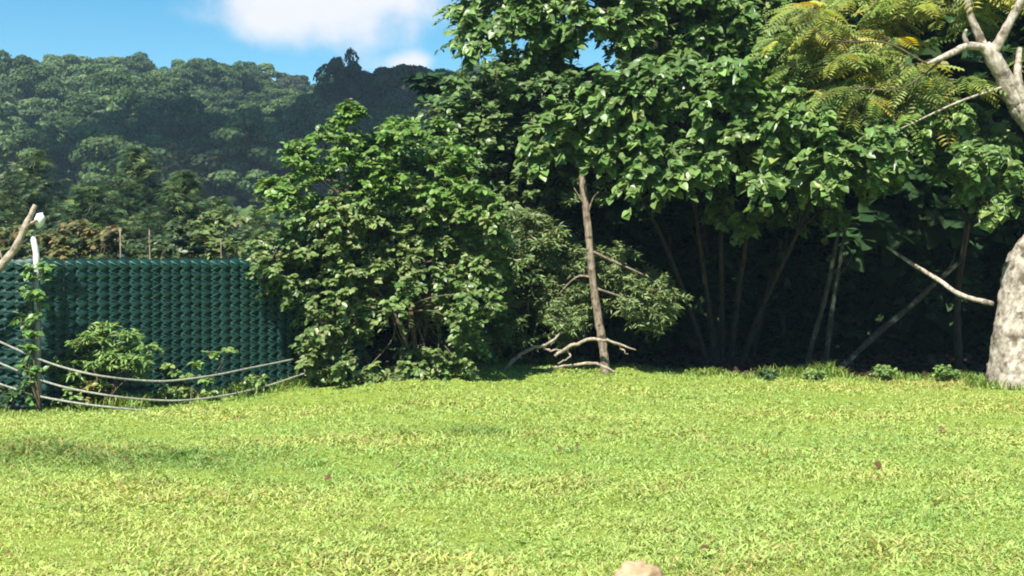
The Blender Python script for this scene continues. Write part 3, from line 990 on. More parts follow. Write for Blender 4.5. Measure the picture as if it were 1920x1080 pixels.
V, T = tube([at(61, 446, 14.49), at(66, 436, 14.48), at(73, 426, 14.47)], [.012, .012, .012], 8)
obj('bracket', np_mesh('bracket', rel(tp, V), T, None, M_post, True), tp)

p2 = thing('metal_pole', 'second slim grey metal pole at the far left end of the cables', 'pole', (-8.4, 14.36, 0))
V, T = tube([(0, 0, -.2), (0, 0, .7), (0, 0, 1.5)], [.026, .026, .026], 12)
obj('shaft', np_mesh('shaft', V, T, None, M_post, True), p2)
V, T = tube([(0, 0, 1.49), (0, 0, 1.52), (0, 0, 1.535)], [.031, .031, .018], 12)
obj('cap', np_mesh('cap', V, T, None, M_post, True), p2)

db = at(-60, 560, 14.4)
tb = thing('dead_branch', 'bare weathered branch leaning against the top of the metal pole', 'branch', db)
limb(tb, 'shaft', [at(-250, 772, 14.2), at(-170, 690, 14.3), at(-110, 620, 14.35), at(-60, 562, 14.38), at(-10, 510, 14.42), at(25, 470, 14.42), at(48, 425, 14.42), at(66, 384, 14.42)], [.06, .056, .05, .048, .045, .04, .036, .024], M_dead, 9, 32, .2, 5)
limb(tb, 'twig', [at(48, 425, 14.42), at(60, 418, 14.40), at(70, 412, 14.40)], [.024, .018, .012], M_dead, 6, 6, .1, 6)
limb(tb, 'twig', [at(5, 490, 14.42), at(-5, 450, 14.4), at(-2, 415, 14.4)], [.012, .01, .005], M_dead, 6, 6, .1, 7)


def cable(label, pts):
    b = pts[0]
    r = spline(pts, 70)
    V, T = tube(r, [.0115] * len(r), 7, .08, int(abs(b.z) * 100))
    o = obj('cable', np_mesh('cable', V - np.array(b), T, None, M_rope, True), None, b)
    tag(o, label, 'cable', 'sagging cables of the boundary fence')


def fline(px, py, off=None):
    """point just in front of the fence line that shows at this pixel"""
    n = Vector((FD.y, -FD.x, 0))
    if off is None: off = (.30 + .45 * min(max((px - 70) / 120, 0), 1)) * (1 - .85 * min(max((px - 380) / 170, 0), 1))
    a = FA + n * off
    u = (px - 960) / F
    if px < 70:
        Y = 14.45
    else:
        t = (a.x - u * a.y) / (u * FD.y - FD.x)
        Y = a.y + t * FD.y
    return at(px, py, Y)


cable('highest sagging cable strung from the metal pole across the green fence', [Vector((-8.4, 14.32, 1.02)), at(-330, 530, 14.4)] + [fline(*p) for p in ((-160, 575), (-60, 615), (0, 641), (70, 672), (130, 692), (190, 705), (260, 713), (320, 714), (400, 704), (460, 692), (510, 682), (550, 674))])
cable('middle sagging cable strung across the green fence', [Vector((-8.4, 14.32, .78)), at(-330, 570, 14.4)] + [fline(*p) for p in ((-160, 615), (-60, 655), (0, 681), (75, 712), (130, 728), (200, 741), (270, 749), (340, 751), (420, 742), (500, 724), (560, 704), (585, 696))])
cable('lowest sagging cable that dips into the weeds left of centre', [Vector((-8.4, 14.32, .50)), at(-330, 622, 14.4)] + [fline(*p) for p in ((-160, 665), (-60, 698), (0, 720), (70, 742), (140, 755), (210, 764), (280, 770), (360, 772))])

# ------------------------------------------------------------------ weeds and vine by the fence


def weed(name, label, cat, bpos, clumps, palette, template, mat, s0, s1, seed, twigs=8, per=7, group=None, tw_r=.004, singles=150, **kw):
    t = thing(name, label, cat, bpos, group)
    P, R, tw = sprays(clumps, twigs, per, bpos, seed, **kw)
    leaves(t, P, R, np.random.default_rng(seed).uniform(s0, s1, len(P)), tints(P, palette, seed), template, mat, singles=singles)
    add_twigs(t, tw, tw_r, M_twig)
    rr = random.Random(seed)
    for i, (c, r) in enumerate(clumps):
        if i % 3: continue
        m = (bpos + c) / 2 + Vector((rr.uniform(-.04, .04), rr.uniform(-.04, .04), .03))
        limb(t, 'stem', [bpos + Vector((rr.uniform(-.08, .08), 0, -.03)), m, c], [.009, .007, .004], M_twig, 5, 6, .1, i)
    return t


PAL_WEED = [(0.11, 0.20, 0.055), (0.15, 0.25, 0.065), (0.19, 0.28, 0.08)]
b = fline(200, 762, .30); b.z = 0
weed('leafy_weed', 'light green bushy weed with pointed leaves in front of the green fence', 'weed', b,
     [(p, r) for p, r in clumps_in([(115, 660), (160, 625), (215, 615), (255, 630), (280, 665), (265, 715), (215, 735), (130, 735), (110, 700)], 30, b.y - .1, .3, .13, .21, 141)],
     PAL_WEED, T_NARROW, M_narrow, .07, .13, 142, twigs=8, per=8, up=.5, droop=.45, side=.6, tipdown=.4)
b = fline(375, 755, .3); b.z = 0
weed('leggy_weed', 'leggy weed with sparse upright shoots right of the bushy weed', 'weed', b,
     [(at(x, y, b.y + dy), r) for x, y, dy, r in ((350, 715, 0, .12), (372, 690, 0, .13), (395, 672, .02, .11), (425, 662, .02, .09), (385, 720, -.05, .14), (360, 740, -.08, .14), (318, 690, .02, .10), (330, 705, 0, .09), (392, 742, -.05, .12))],
     PAL_WEED, T_OVATE, M_shrub, .045, .09, 144, twigs=6, per=6, up=.6, droop=.2)
b = at(66, 770, 14.42); b.z = 0
vc = [(at(x, y, 14.43), r) for x, y, r in ((62, 500, .12), (78, 520, .13), (55, 545, .13), (72, 560, .10), (66, 590, .09), (60, 620, .09), (55, 655, .11), (68, 690, .09), (52, 720, .12), (40, 600, .10), (45, 690, .1), (84, 500, .1), (60, 750, .1))]
weed('climbing_vine', 'green vine climbing the metal pole', 'vine', b, vc, [(0.09, .18, .045), (.13, .23, .06)], T_OVATE, M_shrub, .05, .095, 146, twigs=8, per=5, outw=.1, up=.1, droop=.3)
k = 0
rg = random.Random(150)
for lab, px, py, h, sc in (('low dark weed at the foot of the metal pole, left side', 20, 775, .28, .2), ('low weed under the bushy weed by the cables', 140, 768, .25, .22), ('yellowish low weed beside the middle cable', 175, 745, .3, .14),
                           ('low spreading weed below the lowest cable', 235, 768, .18, .2), ('short weed at the lawn edge below the leggy weed', 320, 765, .15, .15), ('low weed where the cables reach the bright shrub', 480, 735, .22, .18),
                           ('weed at the foot of the bright shrub, left side', 545, 725, .25, .18), ('weed at the foot of the bright shrub, middle', 650, 718, .2, .16), ('weed at the foot of the bright shrub, right side', 800, 705, .22, .18),
                           ('tuft of weed left of the fallen pale branches', 885, 695, .3, .17), ('small upright weed in front of the diagonal pole', 1665, 712, .17, .10), ('small weed left of the pale knobbly trunk', 1775, 712, .18, .10),
                           ('seedling at the edge of the dark hollow, centre', 1440, 712, .08, .08), ('leafy seedling below the two pale stems', 1530, 714, .10, .08)):
    Yb = (fline(px, py, .25).y if px < 520 else 1.6 * F / (py - 480) * 0.985); h *= .75; sc *= .8
    bb = at(px, py, Yb); bb.z = float(gz(bb.x, bb.y))
    cls = [(bb + Vector((rg.uniform(-sc, sc), rg.uniform(-.1, .15), rg.uniform(.35, 1) * h)), rg.uniform(.09, .15)) for _ in range(9)]
    pal = [(.16, .17, .04), (.22, .2, .06)] if 'yellow' in lab else ([(.035, .08, .02), (.05, .1, .03)] if 'dark' in lab else PAL_WEED)
    weed('low_weed', lab, 'weed', bb, cls, pal, T_OVATE, M_shrub, .03, .07, 151 + k, twigs=6, per=5, up=.5, singles=60)
    k += 1

# ------------------------------------------------------------------ fallen pale branches by the slender stem


jr = random.Random(77)


def fallen(label, specs):
    b = specs[0][0][0]
    t = thing('fallen_branch', label, 'branch', b, 'dead branches lying on the mound')
    for i, (pts, rr) in enumerate(specs):
        pts = [pts[0]] + [p + Vector((jr.uniform(-.02, .02), jr.uniform(-.02, .02), jr.uniform(-.015, .015))) for p in spline(pts, len(pts) * 3)[1:-1]] + [pts[-1]]
        limb(t, 'main_limb' if i == 0 else 'side_limb', pts, rr, M_dead, 7, 40, .22, i + 3)


fallen('pale dead branch arching up from the grass, left of the thin stem', [
    ([at(938, 698, 17.9), at(965, 672, 17.85), at(1000, 652, 17.8), at(1030, 642, 17.75), at(1064, 620, 17.75)], [.026, .024, .022, .018, .010]),
    ([at(1016, 646, 17.8), at(1030, 656, 17.75), at(1052, 656, 17.75)], [.016, .014, .010])])
fallen('pale forked dead branch crossing in front of the thin stem', [
    ([at(1040, 668, 17.65), at(1060, 654, 17.65), at(1090, 640, 17.65), at(1125, 637, 17.65), at(1150, 641, 17.65), at(1192, 656, 17.65)], [.020, .022, .022, .02, .018, .008]),
    ([at(1152, 642, 17.65), at(1165, 652, 17.65), at(1178, 664, 17.65)], [.014, .011, .006]),
    ([at(1066, 652, 17.65), at(1066, 672, 17.65), at(1046, 682, 17.65)], [.013, .011, .007])])
fallen('pale dead branch lying flat on the grass mound at the foot of the thin stem', [
    ([at(1020, 695, 17.75), at(1060, 686, 17.75), at(1110, 682, 17.75), at(1132, 686, 17.65), at(1152, 697, 17.65)], [.014, .018, .02, .018, .012])])

# ------------------------------------------------------------------ stone at the lower edge, dry leaves on the lawn
sb = at(1196, 1100, 6.72)
bm_v, bm_t = [], []
nu, nv = 40, 26
for j in range(nv + 1):
    for i in range(nu):
        th, ph = i * 2 * math.pi / nu, (j / nv) * math.pi
        d = Vector((math.sin(ph) * math.cos(th), math.sin(ph) * math.sin(th), math.cos(ph)))
        k = 1 + .30 * mnoise.noise(d * 1.7 + Vector((3, 1, 2))) + .10 * mnoise.noise(d * 5) + .05 * mnoise.noise(d * 11)
        bm_v.append((d.x * .118 * k, d.y * .10 * k, d.z * .125 * k))
for j in range(nv):
    for i in range(nu):
        q = (i + 1) % nu
        bm_t += [(j * nu + i, (j + 1) * nu + i, (j + 1) * nu + q), (j * nu + i, (j + 1) * nu + q, j * nu + q)]
st = obj('stone', np_mesh('stone', np.array(bm_v), np.array(bm_t), None, M_rock, True), None, (sb.x, sb.y, float(gz(sb.x, sb.y)) + .022))
tag(st, 'rounded sandy tan stone in the grass at the lower edge', 'stone')

M_dry = simple_mat('dry_leaf', (0.11, 0.055, 0.028), rough=.7, spec=.2, var=.35)
dry = np_mesh('fallen_leaf', T_HEART[0] * np.array([1, 1, 1.8]), T_HEART[1], None, M_dry)
where = ['left of centre on the open lawn', 'right of centre beyond the mound shadow', 'on the lawn in the middle distance', 'towards the right side of the lawn', 'far right of the lawn near the pale trunk', 'near the sandy stone', 'low on the right of the lawn', 'on the lawn below the bright shrub', 'at the far left of the lawn']
for i, ((px, py), wh) in enumerate(zip(((620, 908), (1050, 856), (1085, 850), (1560, 780), (1760, 815), (1330, 1050), (1640, 890), (760, 770), (240, 880)), where)):
    Yb = 1.6 * F / (py - 480)
    p = at(px, py, Yb)
    o = obj('fallen_leaf', dry, None, (p.x, p.y, float(gz(p.x, p.y)) + .06))
    s = random.uniform(.04, .07)
    o.scale = (s, s, s); o.rotation_euler = (random.uniform(-.5, .5), random.uniform(-.5, .5), random.uniform(0, 6))
    tag(o, 'dry brown fallen leaf ' + wh, 'leaf', 'dry leaves on the lawn')

# ------------------------------------------------------------------ grass
rg = np.random.default_rng(200)


def fbm(x, y, sc, seed):
    r = np.zeros_like(x); a = 1.0; f = sc
    g = np.random.default_rng(seed)
    for o in range(4):
        for _ in range(3):
            th = g.uniform(0, 6.28); ph = g.uniform(0, 6.28)
            r += a * np.sin(f * (x * math.cos(th) + y * math.sin(th)) + ph) / 3
        a *= .6; f *= 1.9
    return r


N = 640000
# uniform in screen depth: more blades close up
yy = 1 / (1 / 5.6 + (1 / 20.4 - 1 / 5.6) * rg.random(N) ** 0.62)
xx = (rg.random(N) - .5) * (yy * 0.80 + 6.5)
e = lawn_edge(xx)
keep = yy < e + .25 * rg.random(N)
xx, yy = xx[keep], yy[keep]; e = e[keep]; N = len(xx)
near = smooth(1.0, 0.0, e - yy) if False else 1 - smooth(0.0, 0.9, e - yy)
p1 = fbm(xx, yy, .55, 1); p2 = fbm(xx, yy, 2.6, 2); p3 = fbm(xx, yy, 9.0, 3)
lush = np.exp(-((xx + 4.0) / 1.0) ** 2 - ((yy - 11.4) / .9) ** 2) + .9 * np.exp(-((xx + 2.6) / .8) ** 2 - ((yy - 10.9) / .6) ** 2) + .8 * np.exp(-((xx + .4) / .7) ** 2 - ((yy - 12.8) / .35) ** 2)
h = .040 * (1 + .3 * p2 + .3 * p3) * (1 + .8 * lush + .9 * near) * rg.uniform(.6, 1.4, N)
h = np.clip(h, .018, .16)
wd = rg.uniform(.005, .012, N) * (1 + .25 * p2)
wd = np.clip(wd, .006, .028) * (0.75 + 0.035 * yy)
az = rg.uniform(0, 2 * math.pi, N); lean = rg.uniform(.45, 1.45, N)
up = np.stack([np.cos(az) * np.sin(lean), np.sin(az) * np.sin(lean), np.cos(lean)], 1)
sd = np.stack([-np.sin(az), np.cos(az), np.zeros(N)], 1)
roll = rg.normal(size=(N, 1)) * .5
nrm = np.cross(sd, up); sd = unit(sd + roll * nrm)
root = np.stack([xx, yy, gz(xx, yy) - .006], 1)
b0 = root - sd * wd[:, None] * .35
b1 = root + sd * wd[:, None] * .35
mid = root + up * (h * .55)[:, None]
m0, m1 = mid - sd * wd[:, None] * .5, mid + sd * wd[:, None] * .5
tip = root + up * h[:, None] + np.stack([np.cos(az), np.sin(az), -.5 * np.ones(N)], 1) * (h * .25)[:, None]
V = np.stack([b0, b1, m1, tip, m0], 1).reshape(-1, 3)
Fc = np.array([(0, 1, 2), (0, 2, 4), (4, 2, 3)])
T = (Fc[None] + (np.arange(N) * 5)[:, None, None]).reshape(-1, 3)
yel = np.array([.40, .465, .135]); grn = np.array([.28, .405, .115]); drk = np.array([.11, .20, .045]); tan = np.array([.36, .29, .11])
w = np.clip(.5 + .5 * p1 + .35 * p2 + .12 * p3, 0, 1)[:, None]
c = yel * w + grn * (1 - w)
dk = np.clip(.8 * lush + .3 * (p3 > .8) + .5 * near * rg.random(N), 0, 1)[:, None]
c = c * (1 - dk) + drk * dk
dry_m = (rg.random(N) < np.clip(.05 + .16 * np.clip(p2, 0, 1) + .14 * np.clip(p1 - .3, 0, 1) + .5 * np.exp(-((xx - 5.6) / .9) ** 2 - ((yy - 17.4) / .7) ** 2) + .35 * np.exp(-((xx - 1.2) / .5) ** 2 - ((yy - 7.0) / .3) ** 2), 0, .8))
c[dry_m] = tan
c = c * rg.uniform(.7, 1.3, (N, 1))
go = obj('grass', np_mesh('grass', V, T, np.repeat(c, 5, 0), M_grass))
tag(go, 'bright yellow green mown lawn grass', 'grass', kind='stuff')

N2 = 26000
yy = 1 / (1 / 5.8 + (1 / 19.0 - 1 / 5.8) * rg.random(N2) ** 0.62)
xx = (rg.random(N2) - .5) * (yy * 0.80 + 4)
kp = (yy < lawn_edge(xx) - .1) & (fbm(xx, yy, 3.1, 8) + .35 * rg.normal(size=N2) > .45)
xx, yy = xx[kp], yy[kp]; N2 = len(xx)
Pw = np.stack([xx, yy, gz(xx, yy) + rg.uniform(.012, .045, N2)], 1)
Rw = frames(rg.normal(size=(N2, 3)), rg.normal(size=(N2, 3)) * .45 + np.array([0, -.1, 1]))
V, T = stamp(T_OVATE[0], T_OVATE[1], Pw, Rw, rg.uniform(.016, .038, N2))
cw = np.where(rg.random((N2, 1)) < .6, np.array([.21, .34, .085]), np.array([.31, .41, .11])) * rg.uniform(.7, 1.25, (N2, 1))
go = obj('lawn_weeds', np_mesh('lawn_weeds', V, T, np.repeat(cw, len(T_OVATE[0]), 0), M_grass))
tag(go, 'small broad leaved weeds scattered through the lawn', 'weeds', kind='stuff')

# taller grass tufts along the edge of the wood
N = 13000
xx = rg.uniform(-9.5, 12, N); e = lawn_edge(xx)
yy = e + rg.normal(0, .16, N)
tr_n = 700
ta = rg.uniform(0, 6.28, tr_n)
xx[:tr_n] = 6.22 + .52 * np.cos(ta) * rg.uniform(.85, 1.35, tr_n); yy[:tr_n] = 17.1 + .52 * np.sin(ta) * rg.uniform(.85, 1.35, tr_n)
h = rg.uniform(.06, .26, N) ** 1.0 * np.clip(.6 + .7 * fbm(xx, yy * 0, 2.2, 6), .25, 1.5)
az = rg.uniform(0, 6.28, N); lean = rg.uniform(.05, .7, N)
up = np.stack([np.cos(az) * np.sin(lean), np.sin(az) * np.sin(lean), np.cos(lean)], 1)
sd = np.stack([-np.sin(az), np.cos(az), np.zeros(N)], 1)
root = np.stack([xx, yy, gz(xx, yy) - .006], 1); wd = rg.uniform(.008, .02, N)
mid = root + up * (h * .55)[:, None]
V = np.stack([root - sd * wd[:, None] * .4, root + sd * wd[:, None] * .4, mid + sd * wd[:, None] * .5, root + up * h[:, None] + np.stack([np.cos(az), np.sin(az), -.5 * np.ones(N)], 1) * (h * .3)[:, None], mid - sd * wd[:, None] * .5], 1).reshape(-1, 3)
T = (Fc[None] + (np.arange(N) * 5)[:, None, None]).reshape(-1, 3)
c = np.where(rg.random((N, 1)) < .5, np.array([.12, .22, .04]), np.array([.22, .27, .06])) * rg.uniform(.7, 1.3, (N, 1))
go = obj('tall_grass', np_mesh('tall_grass', V, T, np.repeat(c, 5, 0), M_grass))
tag(go, 'taller ragged grass along the foot of the wood and fence', 'grass', kind='stuff')

# leaf litter under the trees
N = 14000
xx = rg.uniform(-4, 14, N); yy = lawn_edge(xx) + rg.uniform(.0, 1, N) ** 1.5 * 9 + .1
P = np.stack([xx, yy, gz(xx, yy) + .02], 1)
R = frames(rg.normal(size=(N, 3)), rg.normal(size=(N, 3)) * .4 + np.array([0, 0, 1]))
V, T = stamp(T_OVATE[0], T_OVATE[1], P, R, rg.uniform(.06, .14, N))
c = np.array([.06, .038, .022]) * rg.uniform(.5, 1.5, (N, 1))
o = obj('leaf_litter', np_mesh('leaf_litter', V, T, np.repeat(c, len(T_OVATE[0]), 0), M_narrow))
tag(o, 'brown leaf litter under the wood', 'litter', kind='stuff')

# ------------------------------------------------------------------ trees between the fence and the hill


def conifer(seed, h, r, palette, levels=34, lo=.06):
    rr = np.random.default_rng(seed)
    P, tips, N_, limbs = [], [], [], []
    for k in range(levels):
        f = lo + (1 - lo) * k / levels
        z = h * f
        L = r * (1 - f) ** .75 * rr.uniform(.75, 1.1) + .12
        for b in range(int(7 + 3 * rr.random())):
            a = rr.uniform(0, 6.28)
            l = L * rr.uniform(.6, 1.1)
            el = rr.uniform(-.05, .35) + .35 * f
            d = np.array([math.cos(a) * math.cos(el), math.sin(a) * math.cos(el), math.sin(el)])
            m = max(4, int(l / .16))
            limbs.append((np.array([0, 0, z]), d, l))
            for q in range(m):
                t = .25 + .75 * (q + rr.random()) / m
                p = np.array([0, 0, z]) + d * l * t
                p[2] -= .12 * l * t * t
                for s in (-1, 1):
                    P.append(p + rr.normal(size=3) * .04)
                    sd_ = np.array([-math.sin(a), math.cos(a), 0]) * s
                    tips.append(d * .8 + sd_ * .8 + rr.normal(size=3) * .25)
                    N_.append(np.array([0, 0, 1]) + rr.normal(size=3) * .35 + .3 * d)
    P = np.array(P)
    R = frames(np.array(tips), np.array(N_))
    cc = tints(P, palette, seed)
    V, T = stamp(T_SPRAY[0], T_SPRAY[1], P, R, rr.uniform(.18, .36, len(P)))
    lm = []
    for i, (a, d, l) in enumerate(limbs):
        lm.append((a, a + d * l * .5 - np.array([0, 0, .03 * l]), a + d * l - np.array([0, 0, .12 * l])))
    A, B, Cc = (np.array([q[j] for q in lm]) for j in range(3))
    return (V, T, np.repeat(cc, len(T_SPRAY[0]), 0)), twig_mesh((A, B, Cc), .018)


PAL_CON = [(.020, .050, .017), (.042, .085, .026), (.085, .140, .040), (.135, .185, .055)]
for i, (px, topy, Y, r, lab, seed) in enumerate((
        (255, 278, 40, 2.9, 'pointed dark conifer, tallest behind the green fence', 301),
        (345, 322, 37, 2.3, 'olive conifer behind the fence nearest the bright shrub', 302),
        (405, 372, 41, 2.0, 'smaller conifer half hidden behind the bright shrub', 303),
        (60, 285, 42, 3.2, 'broad dark conifer behind the fence at the left edge', 304),
        (165, 350, 36, 2.4, 'low olive conifer between the broad one and the pointed one', 305),
        (-50, 320, 38, 2.6, 'conifer cut by the left edge of the picture', 306),
        (480, 395, 44, 1.5, 'distant conifer mostly hidden by the bright shrub', 307))):
    top = at(px, topy, Y)
    h = top.z
    t = thing('conifer_tree', lab, 'tree', (top.x, Y, 0))
    (V, T, cc), (tv, tt) = conifer(seed, h, r, PAL_CON)
    o = obj('foliage', np_mesh('foliage', V, T, cc, M_narrow), t); o['kind'] = 'stuff'
    o = obj('branches', np_mesh('branches', tv, tt, None, M_dark), t); o['kind'] = 'stuff'
    V, T = tube([(0, 0, -.1), (.03, 0, h * .5), (0, 0, h * .98)], [.13, .08, .02], 8)
    obj('trunk', np_mesh('trunk', V, T, None, M_dark, True), t)

# low shrubs just behind the fence
PAL_RUST = [(.12, .10, .038), (.19, .145, .055), (.09, .11, .035)]
for i, (lab, poly, Y, pal, n) in enumerate((
        ('dry rust coloured bush behind the fence beside the metal pole', [(85, 470), (110, 440), (150, 435), (215, 440), (225, 490), (90, 490)], 19.0, PAL_RUST, 18),
        ('dry rust bush behind the left end of the fence', [(-60, 500), (-30, 440), (30, 440), (50, 490), (40, 510)], 18.0, PAL_RUST, 12),
        ('green bush rising over the fence beside the dry rust bush', [(215, 490), (225, 440), (300, 425), (365, 440), (380, 490)], 21.0, [(.04, .07, .022), (.06, .09, .03)], 20),
        ('pale leafy sprig rising over the fence next to the bright shrub', [(370, 490), (365, 445), (400, 415), (450, 420), (470, 500)], 18.6, [(.11, .16, .05), (.15, .19, .065)], 14))):
    cls = clumps_in(poly, n, Y, 1.2, .2, .34, 320 + i)
    b = at(sum(p[0] for p in poly) / len(poly), 700, Y + .5); b.z = 0
    weed('bush', lab, 'bush', b, cls, pal, T_OVATE, M_shrub, .07, .13, 330 + i, twigs=8, per=7, singles=60)

# thin pale stakes standing up behind the fence
for px, ty, Y, lab in ((225, 428, 17.6, 'thin pale stake behind the fence, left of the three'), (280, 430, 18.2, 'thin pale stake behind the fence, middle of the three'), (414, 448, 17.8, 'thin pale stake behind the fence, nearest the bright shrub')):
    p = at(px, ty, Y)
    V, T = tube([(0, 0, -.1), (.01, 0, p.z * .6), (0, 0, p.z)], [.011, .009, .007], 7, .1, px)
    o = obj('stake', np_mesh('stake', V, T, None, M_grey, True), None, (p.x, Y, 0))
    tag(o, lab, 'stake', 'stakes behind the fence')

# ------------------------------------------------------------------ trees of the far hill


def far_tree(seed, r, h, palette, n=34, puffs=300, flat=.5):
    rr = np.random.default_rng(seed)
    cs, rs = [], []
    while len(cs) < n:
        p = rr.uniform(-1, 1, 3)
        if np.linalg.norm(p) > 1: continue
        cs.append(np.array([p[0] * r, p[1] * r, h * .62 + p[2] * h * .38])); rs.append(rr.uniform(.28, .46) * r)
    C = np.array(cs); Rr = np.array(rs)
    D = unit(rr.normal(size=(n, puffs, 3)) + np.array([0, 0, .35]))
    P = (C[:, None] + D * np.array([1, 1, flat]) * (Rr[:, None] * rr.uniform(.75, 1.05, (n, puffs)))[..., None]).reshape(-1, 3)
    Dn = D.reshape(-1, 3)
    R = frames(rr.normal(size=P.shape), Dn + rr.normal(size=P.shape) * .45 + np.array([0, 0, .3]))
    cc = tints(P, palette, seed, jit=.22)
    V, T = stamp(T_PUFF[0], T_PUFF[1], P, R, rr.uniform(.18, .40, len(P)) * r / 3.2)
    return np_mesh('crown', V, T, np.repeat(cc, len(T_PUFF[0]), 0), M_far)


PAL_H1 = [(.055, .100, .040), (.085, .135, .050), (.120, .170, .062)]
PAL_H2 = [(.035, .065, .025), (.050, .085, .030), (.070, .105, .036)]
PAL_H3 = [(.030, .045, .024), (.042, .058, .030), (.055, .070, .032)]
def peaked_tree(seed):
    me = far_tree(seed, 2.9, 9.5, PAL_H3, n=34, flat=.6)
    co_ = np.zeros(len(me.vertices) * 3, dtype=np.float32)
    me.vertices.foreach_get('co', co_)
    co_ = co_.reshape(-1, 3)
    f = 1.35 - .95 * np.clip((co_[:, 2] - 2.5) / 7.5, 0, 1)
    co_[:, 0] *= f; co_[:, 1] *= f
    me.vertices.foreach_set('co', co_.ravel()); me.update()
    return me


FAR = [far_tree(401, 3.3, 7.5, PAL_H1), far_tree(402, 3.0, 8.5, PAL_H1, flat=.4), far_tree(403, 3.4, 8.0, PAL_H2), far_tree(404, 2.8, 9.0, PAL_H2, flat=.7), far_tree(405, 3.2, 8.0, PAL_H3, flat=.6), peaked_tree(406)]
Vt, Tt = tube([(0, 0, -1), (.1, 0, 3), (0, .1, 6.5)], [.25, .18, .06], 6)
FTR = np_mesh('trunk', Vt, Tt, None, M_dark, True)


def hill_tree(kind, x, y, s, sz_, label, group, rot):
    t = thing('hill_tree', label, 'tree', (x, y, float(hz(x, y)) - .3), group, rot)
    t.scale = (s, s, s * sz_)
    obj('crown', FAR[kind], t); obj('trunk', FTR, t)
    return t


rg = random.Random(410)
spots = []
tries = 0
while len(spots) < 262 and tries < 20000:
    tries += 1
    y = 112 + 160 * rg.random() ** .8
    px = rg.uniform(-140, 960)
    x = (px - 960) / F * y
    md = 4.6 + (y - 112) * .006
    if any((x - a) ** 2 + (y - b) ** 2 < md * md for a, b in spots): continue
    spots.append((x, y))
for x, y in spots:
    px = 960 + F * x / y
    ridge = y > 248
    k = rg.choice([0, 0, 1, 1, 1, 2, 3, 4] if ridge else ([0, 1, 1, 2, 3] if px < 280 else [2, 3, 3, 4, 2, 1]))  # darker crowns right of the sunlit slope paint in cloud shade
    look = ('pale green broad domed', 'light green layered', 'mid green rounded', 'taller green narrow crowned', 'blackish green rounded')[k]
    side = 'left' if px < 200 else ('middle' if px < 480 else 'right')
    if ridge: lab = f'{look} tree on the {side} skyline of the far hill'
    elif px < 280: lab = f'{look} tree on the sunlit left {"upper" if y > 190 else "lower"} slope of the far hill'
    else: lab = f'{look} tree on the {side} {"upper" if y > 190 else "shaded lower"} slope of the far hill'
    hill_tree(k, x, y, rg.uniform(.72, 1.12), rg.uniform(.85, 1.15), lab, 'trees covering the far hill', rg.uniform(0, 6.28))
for px, ty, y, s, sz_, k, lab in ((645, 96, 150, 1.15, 1.1, 5, 'tall dark peaked tree on the skyline right of the hill'), (758, 118, 146, 1.1, 1.0, 4, 'broad rounded dark tree on the skyline beside the small cloud'), (700, 132, 156, .62, 1.1, 4, 'small dark tree between the peaked tree and the broad one'),  # cloud shade is part of the dark crown colour here
                                  (855, 128, 160, .95, 1.0, 4, 'dark skyline tree partly behind the tall tree'), (20, 100, 175, 1.15, 1.25, 3, 'dark layered pine at the left end of the skyline'), (70, 128, 170, 1.0, 1.0, 3, 'dark layered pine just right of the one at the left edge')):
    p = at(px, ty, y)
    t = hill_tree(k, p.x, y, s, sz_, lab, None, rg.uniform(0, 6))
    hh = {3: 9.0, 4: 8.0, 5: 9.5}[k] * s * sz_
    t.location.z = max(p.z - hh, float(hz(p.x, y)) - 2.5)
# undergrowth that closes the gaps between the crowns
N = 60000
r2 = np.random.default_rng(420)
yy = r2.uniform(95, 285, N); xx = r2.uniform(-150, 60, N)
P = np.stack([xx, yy, hz(xx, yy) + r2.uniform(.2, 2.6, N)], 1)
R = frames(r2.normal(size=P.shape), r2.normal(size=P.shape) * .6 + np.array([0, -.3, 1]))
V, T = stamp(T_PUFF[0], T_PUFF[1], P, R, r2.uniform(.6, 1.3, N))
o = obj('undergrowth', np_mesh('undergrowth', V, T, np.repeat(tints(P, PAL_H2, 421), len(T_PUFF[0]), 0), M_far))
tag(o, 'dense undergrowth between the trees of the far hill', 'undergrowth', kind='stuff')

# ------------------------------------------------------------------ a cloud overhead, out of the frame, whose shadow lies on the lower hill
M_cloud, tt_, out_ = mat_new('cloud_white')
p_ = nd(tt_, 'ShaderNodeBsdfDiffuse'); p_.inputs['Color'].default_value = (.85, .86, .88, 1)
tt_.links.new(p_.outputs[0], out_.inputs['Surface'])
tgt = Vector((-16, 150, 10)); tC = (360 - tgt.z) / S.z
cc_ = tgt + S * tC
parts = []
rg = random.Random(430)
for k in range(24):
    dx, dy = rg.uniform(-1, 1), rg.uniform(-1, 1)
    if dx * dx + dy * dy > 1: continue
    R0 = rg.uniform(7, 12)
    c0 = Vector((dx * 30, dy * 34, rg.uniform(-5, 7)))
    vs, ts = [], []
    nu, nv = 16, 9
    for j in range(nv + 1):
        for i in range(nu):
            th, ph = i * 2 * math.pi / nu, j / nv * math.pi
            d = Vector((math.sin(ph) * math.cos(th), math.sin(ph) * math.sin(th), math.cos(ph)))
            q = c0 + d * R0 * (1 + .3 * mnoise.noise(d * 2.2 + c0))
            vs.append(tuple(q))
    for j in range(nv):
        for i in range(nu):
            q = (i + 1) % nu
            ts += [(j * nu + i, (j + 1) * nu + i, (j + 1) * nu + q), (j * nu + i, (j + 1) * nu + q, j * nu + q)]
    parts.append((np.array(vs), np.array(ts)))
V, T = join(parts)
co = obj('cloud', np_mesh('cloud', V, T, None, M_cloud, True), None, cc_)
tag(co, kind='structure')

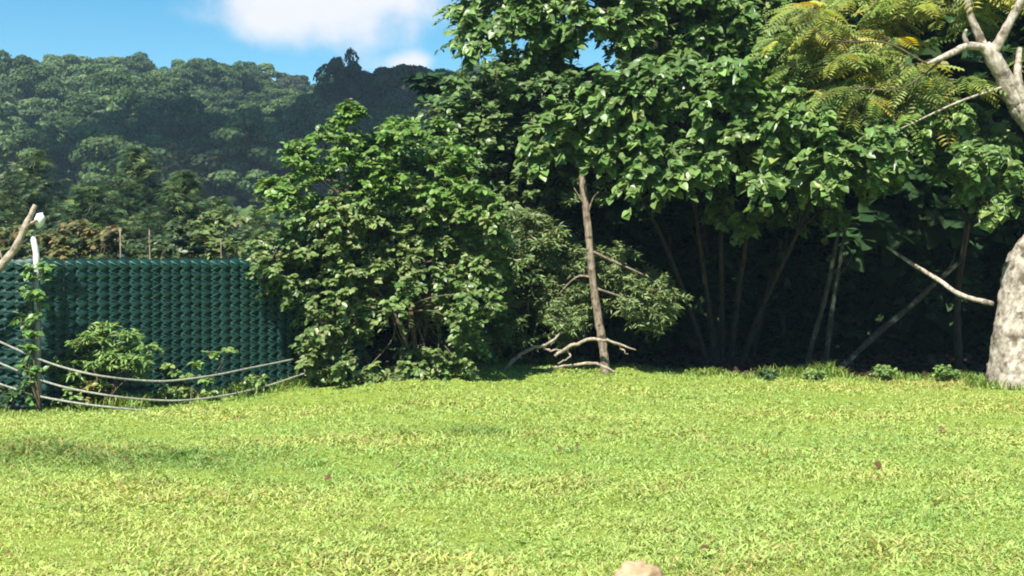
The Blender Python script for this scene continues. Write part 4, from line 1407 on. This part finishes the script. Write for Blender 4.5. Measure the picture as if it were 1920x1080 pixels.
# ------------------------------------------------------------------ build the leaves: those in view as parts, the rest of each plant as one mass
GRID = 9
zb = {}
allq = []
for si, L in enumerate(LEAFSETS):
    mid = L['pos'] + L['R'][:, :, 1] * (L['size'] * .5)[:, None]
    px, py, dp = to_px(mid)
    vis = (px > 2) & (px < 1918) & (py > 2) & (py < 1078)
    cx, cy = (px // GRID).astype(int), (py // GRID).astype(int)
    for i in np.nonzero(vis)[0]:
        k_ = (cx[i], cy[i])
        if k_ not in zb or dp[i] < zb[k_][0]:
            zb[k_] = (dp[i], si, i)
front = {}
for dpt, si, i in zb.values():
    front.setdefault(si, []).append((LEAFSETS[si]['size'][i] / dpt * (.4 + .6 * abs(LEAFSETS[si]['R'][i][1, 2])), i))
for si, L in enumerate(LEAFSETS):
    root = L['root']
    T0, F0 = L['T']
    cand = sorted(front.get(si, []), reverse=True)[:L['singles']]
    pick = np.array([i for _, i in cand], dtype=int)
    rest = np.ones(len(L['pos']), bool)
    if len(pick): rest[pick] = False
    if rest.any():
        V, T = stamp(T0, F0, L['pos'][rest] - np.array(root.location), L['R'][rest], L['size'][rest])
        o = obj(L['mass'], np_mesh(L['mass'], V, T, np.repeat(L['cols'][rest], len(T0), 0), L['mat']), root)
        o['kind'] = 'stuff'
    if len(pick):
        lum = L['cols'][pick].sum(1) + .3 * L['cols'][pick][:, 0]
        order = pick[np.argsort(lum)]
        groups = np.array_split(order, min(14, len(order)))
        for g in groups:
            if not len(g): continue
            c = L['cols'][g].mean(0)
            me = np_mesh(L['part'], T0, F0, np.tile(c, (len(T0), 1)), L['mat'])
            for i in g:
                o = bpy.data.objects.new(L['part'], me)
                m = np.eye(4)
                m[:3, :3] = L['R'][i] * L['size'][i]
                m[:3, 3] = L['pos'][i] - np.array(root.location)
                o.parent = root
                o.matrix_basis = [list(r) for r in m]
                COL.objects.link(o)

# ------------------------------------------------------------------ air
hz_v = np.array([(x, y, z) for z in (-1.2, 62.0) for x, y in ((-2700, -320), (2700, -320), (2700, 4700), (-2700, 4700))], float)
hz_q = np.array([(0, 3, 2, 1), (4, 5, 6, 7), (0, 1, 5, 4), (1, 2, 6, 5), (2, 3, 7, 6), (3, 0, 4, 7)])
mh, th_, oh = mat_new('thin_haze')
pv = nd(th_, 'ShaderNodeVolumePrincipled')
pv.inputs['Color'].default_value = (.55, .80, 1.0, 1)
pv.inputs['Density'].default_value = 0.0005
pv.inputs['Anisotropy'].default_value = 0.0
th_.links.new(pv.outputs[0], oh.inputs['Volume'])
ho = obj('haze', np_mesh('haze', hz_v, hz_q, None, mh))
tag(ho, 'thin bluish air between the lawn and the far hill', 'haze', kind='stuff')
print('objects', len(bpy.data.objects), 'leafsets', sum(len(L['pos']) for L in LEAFSETS))
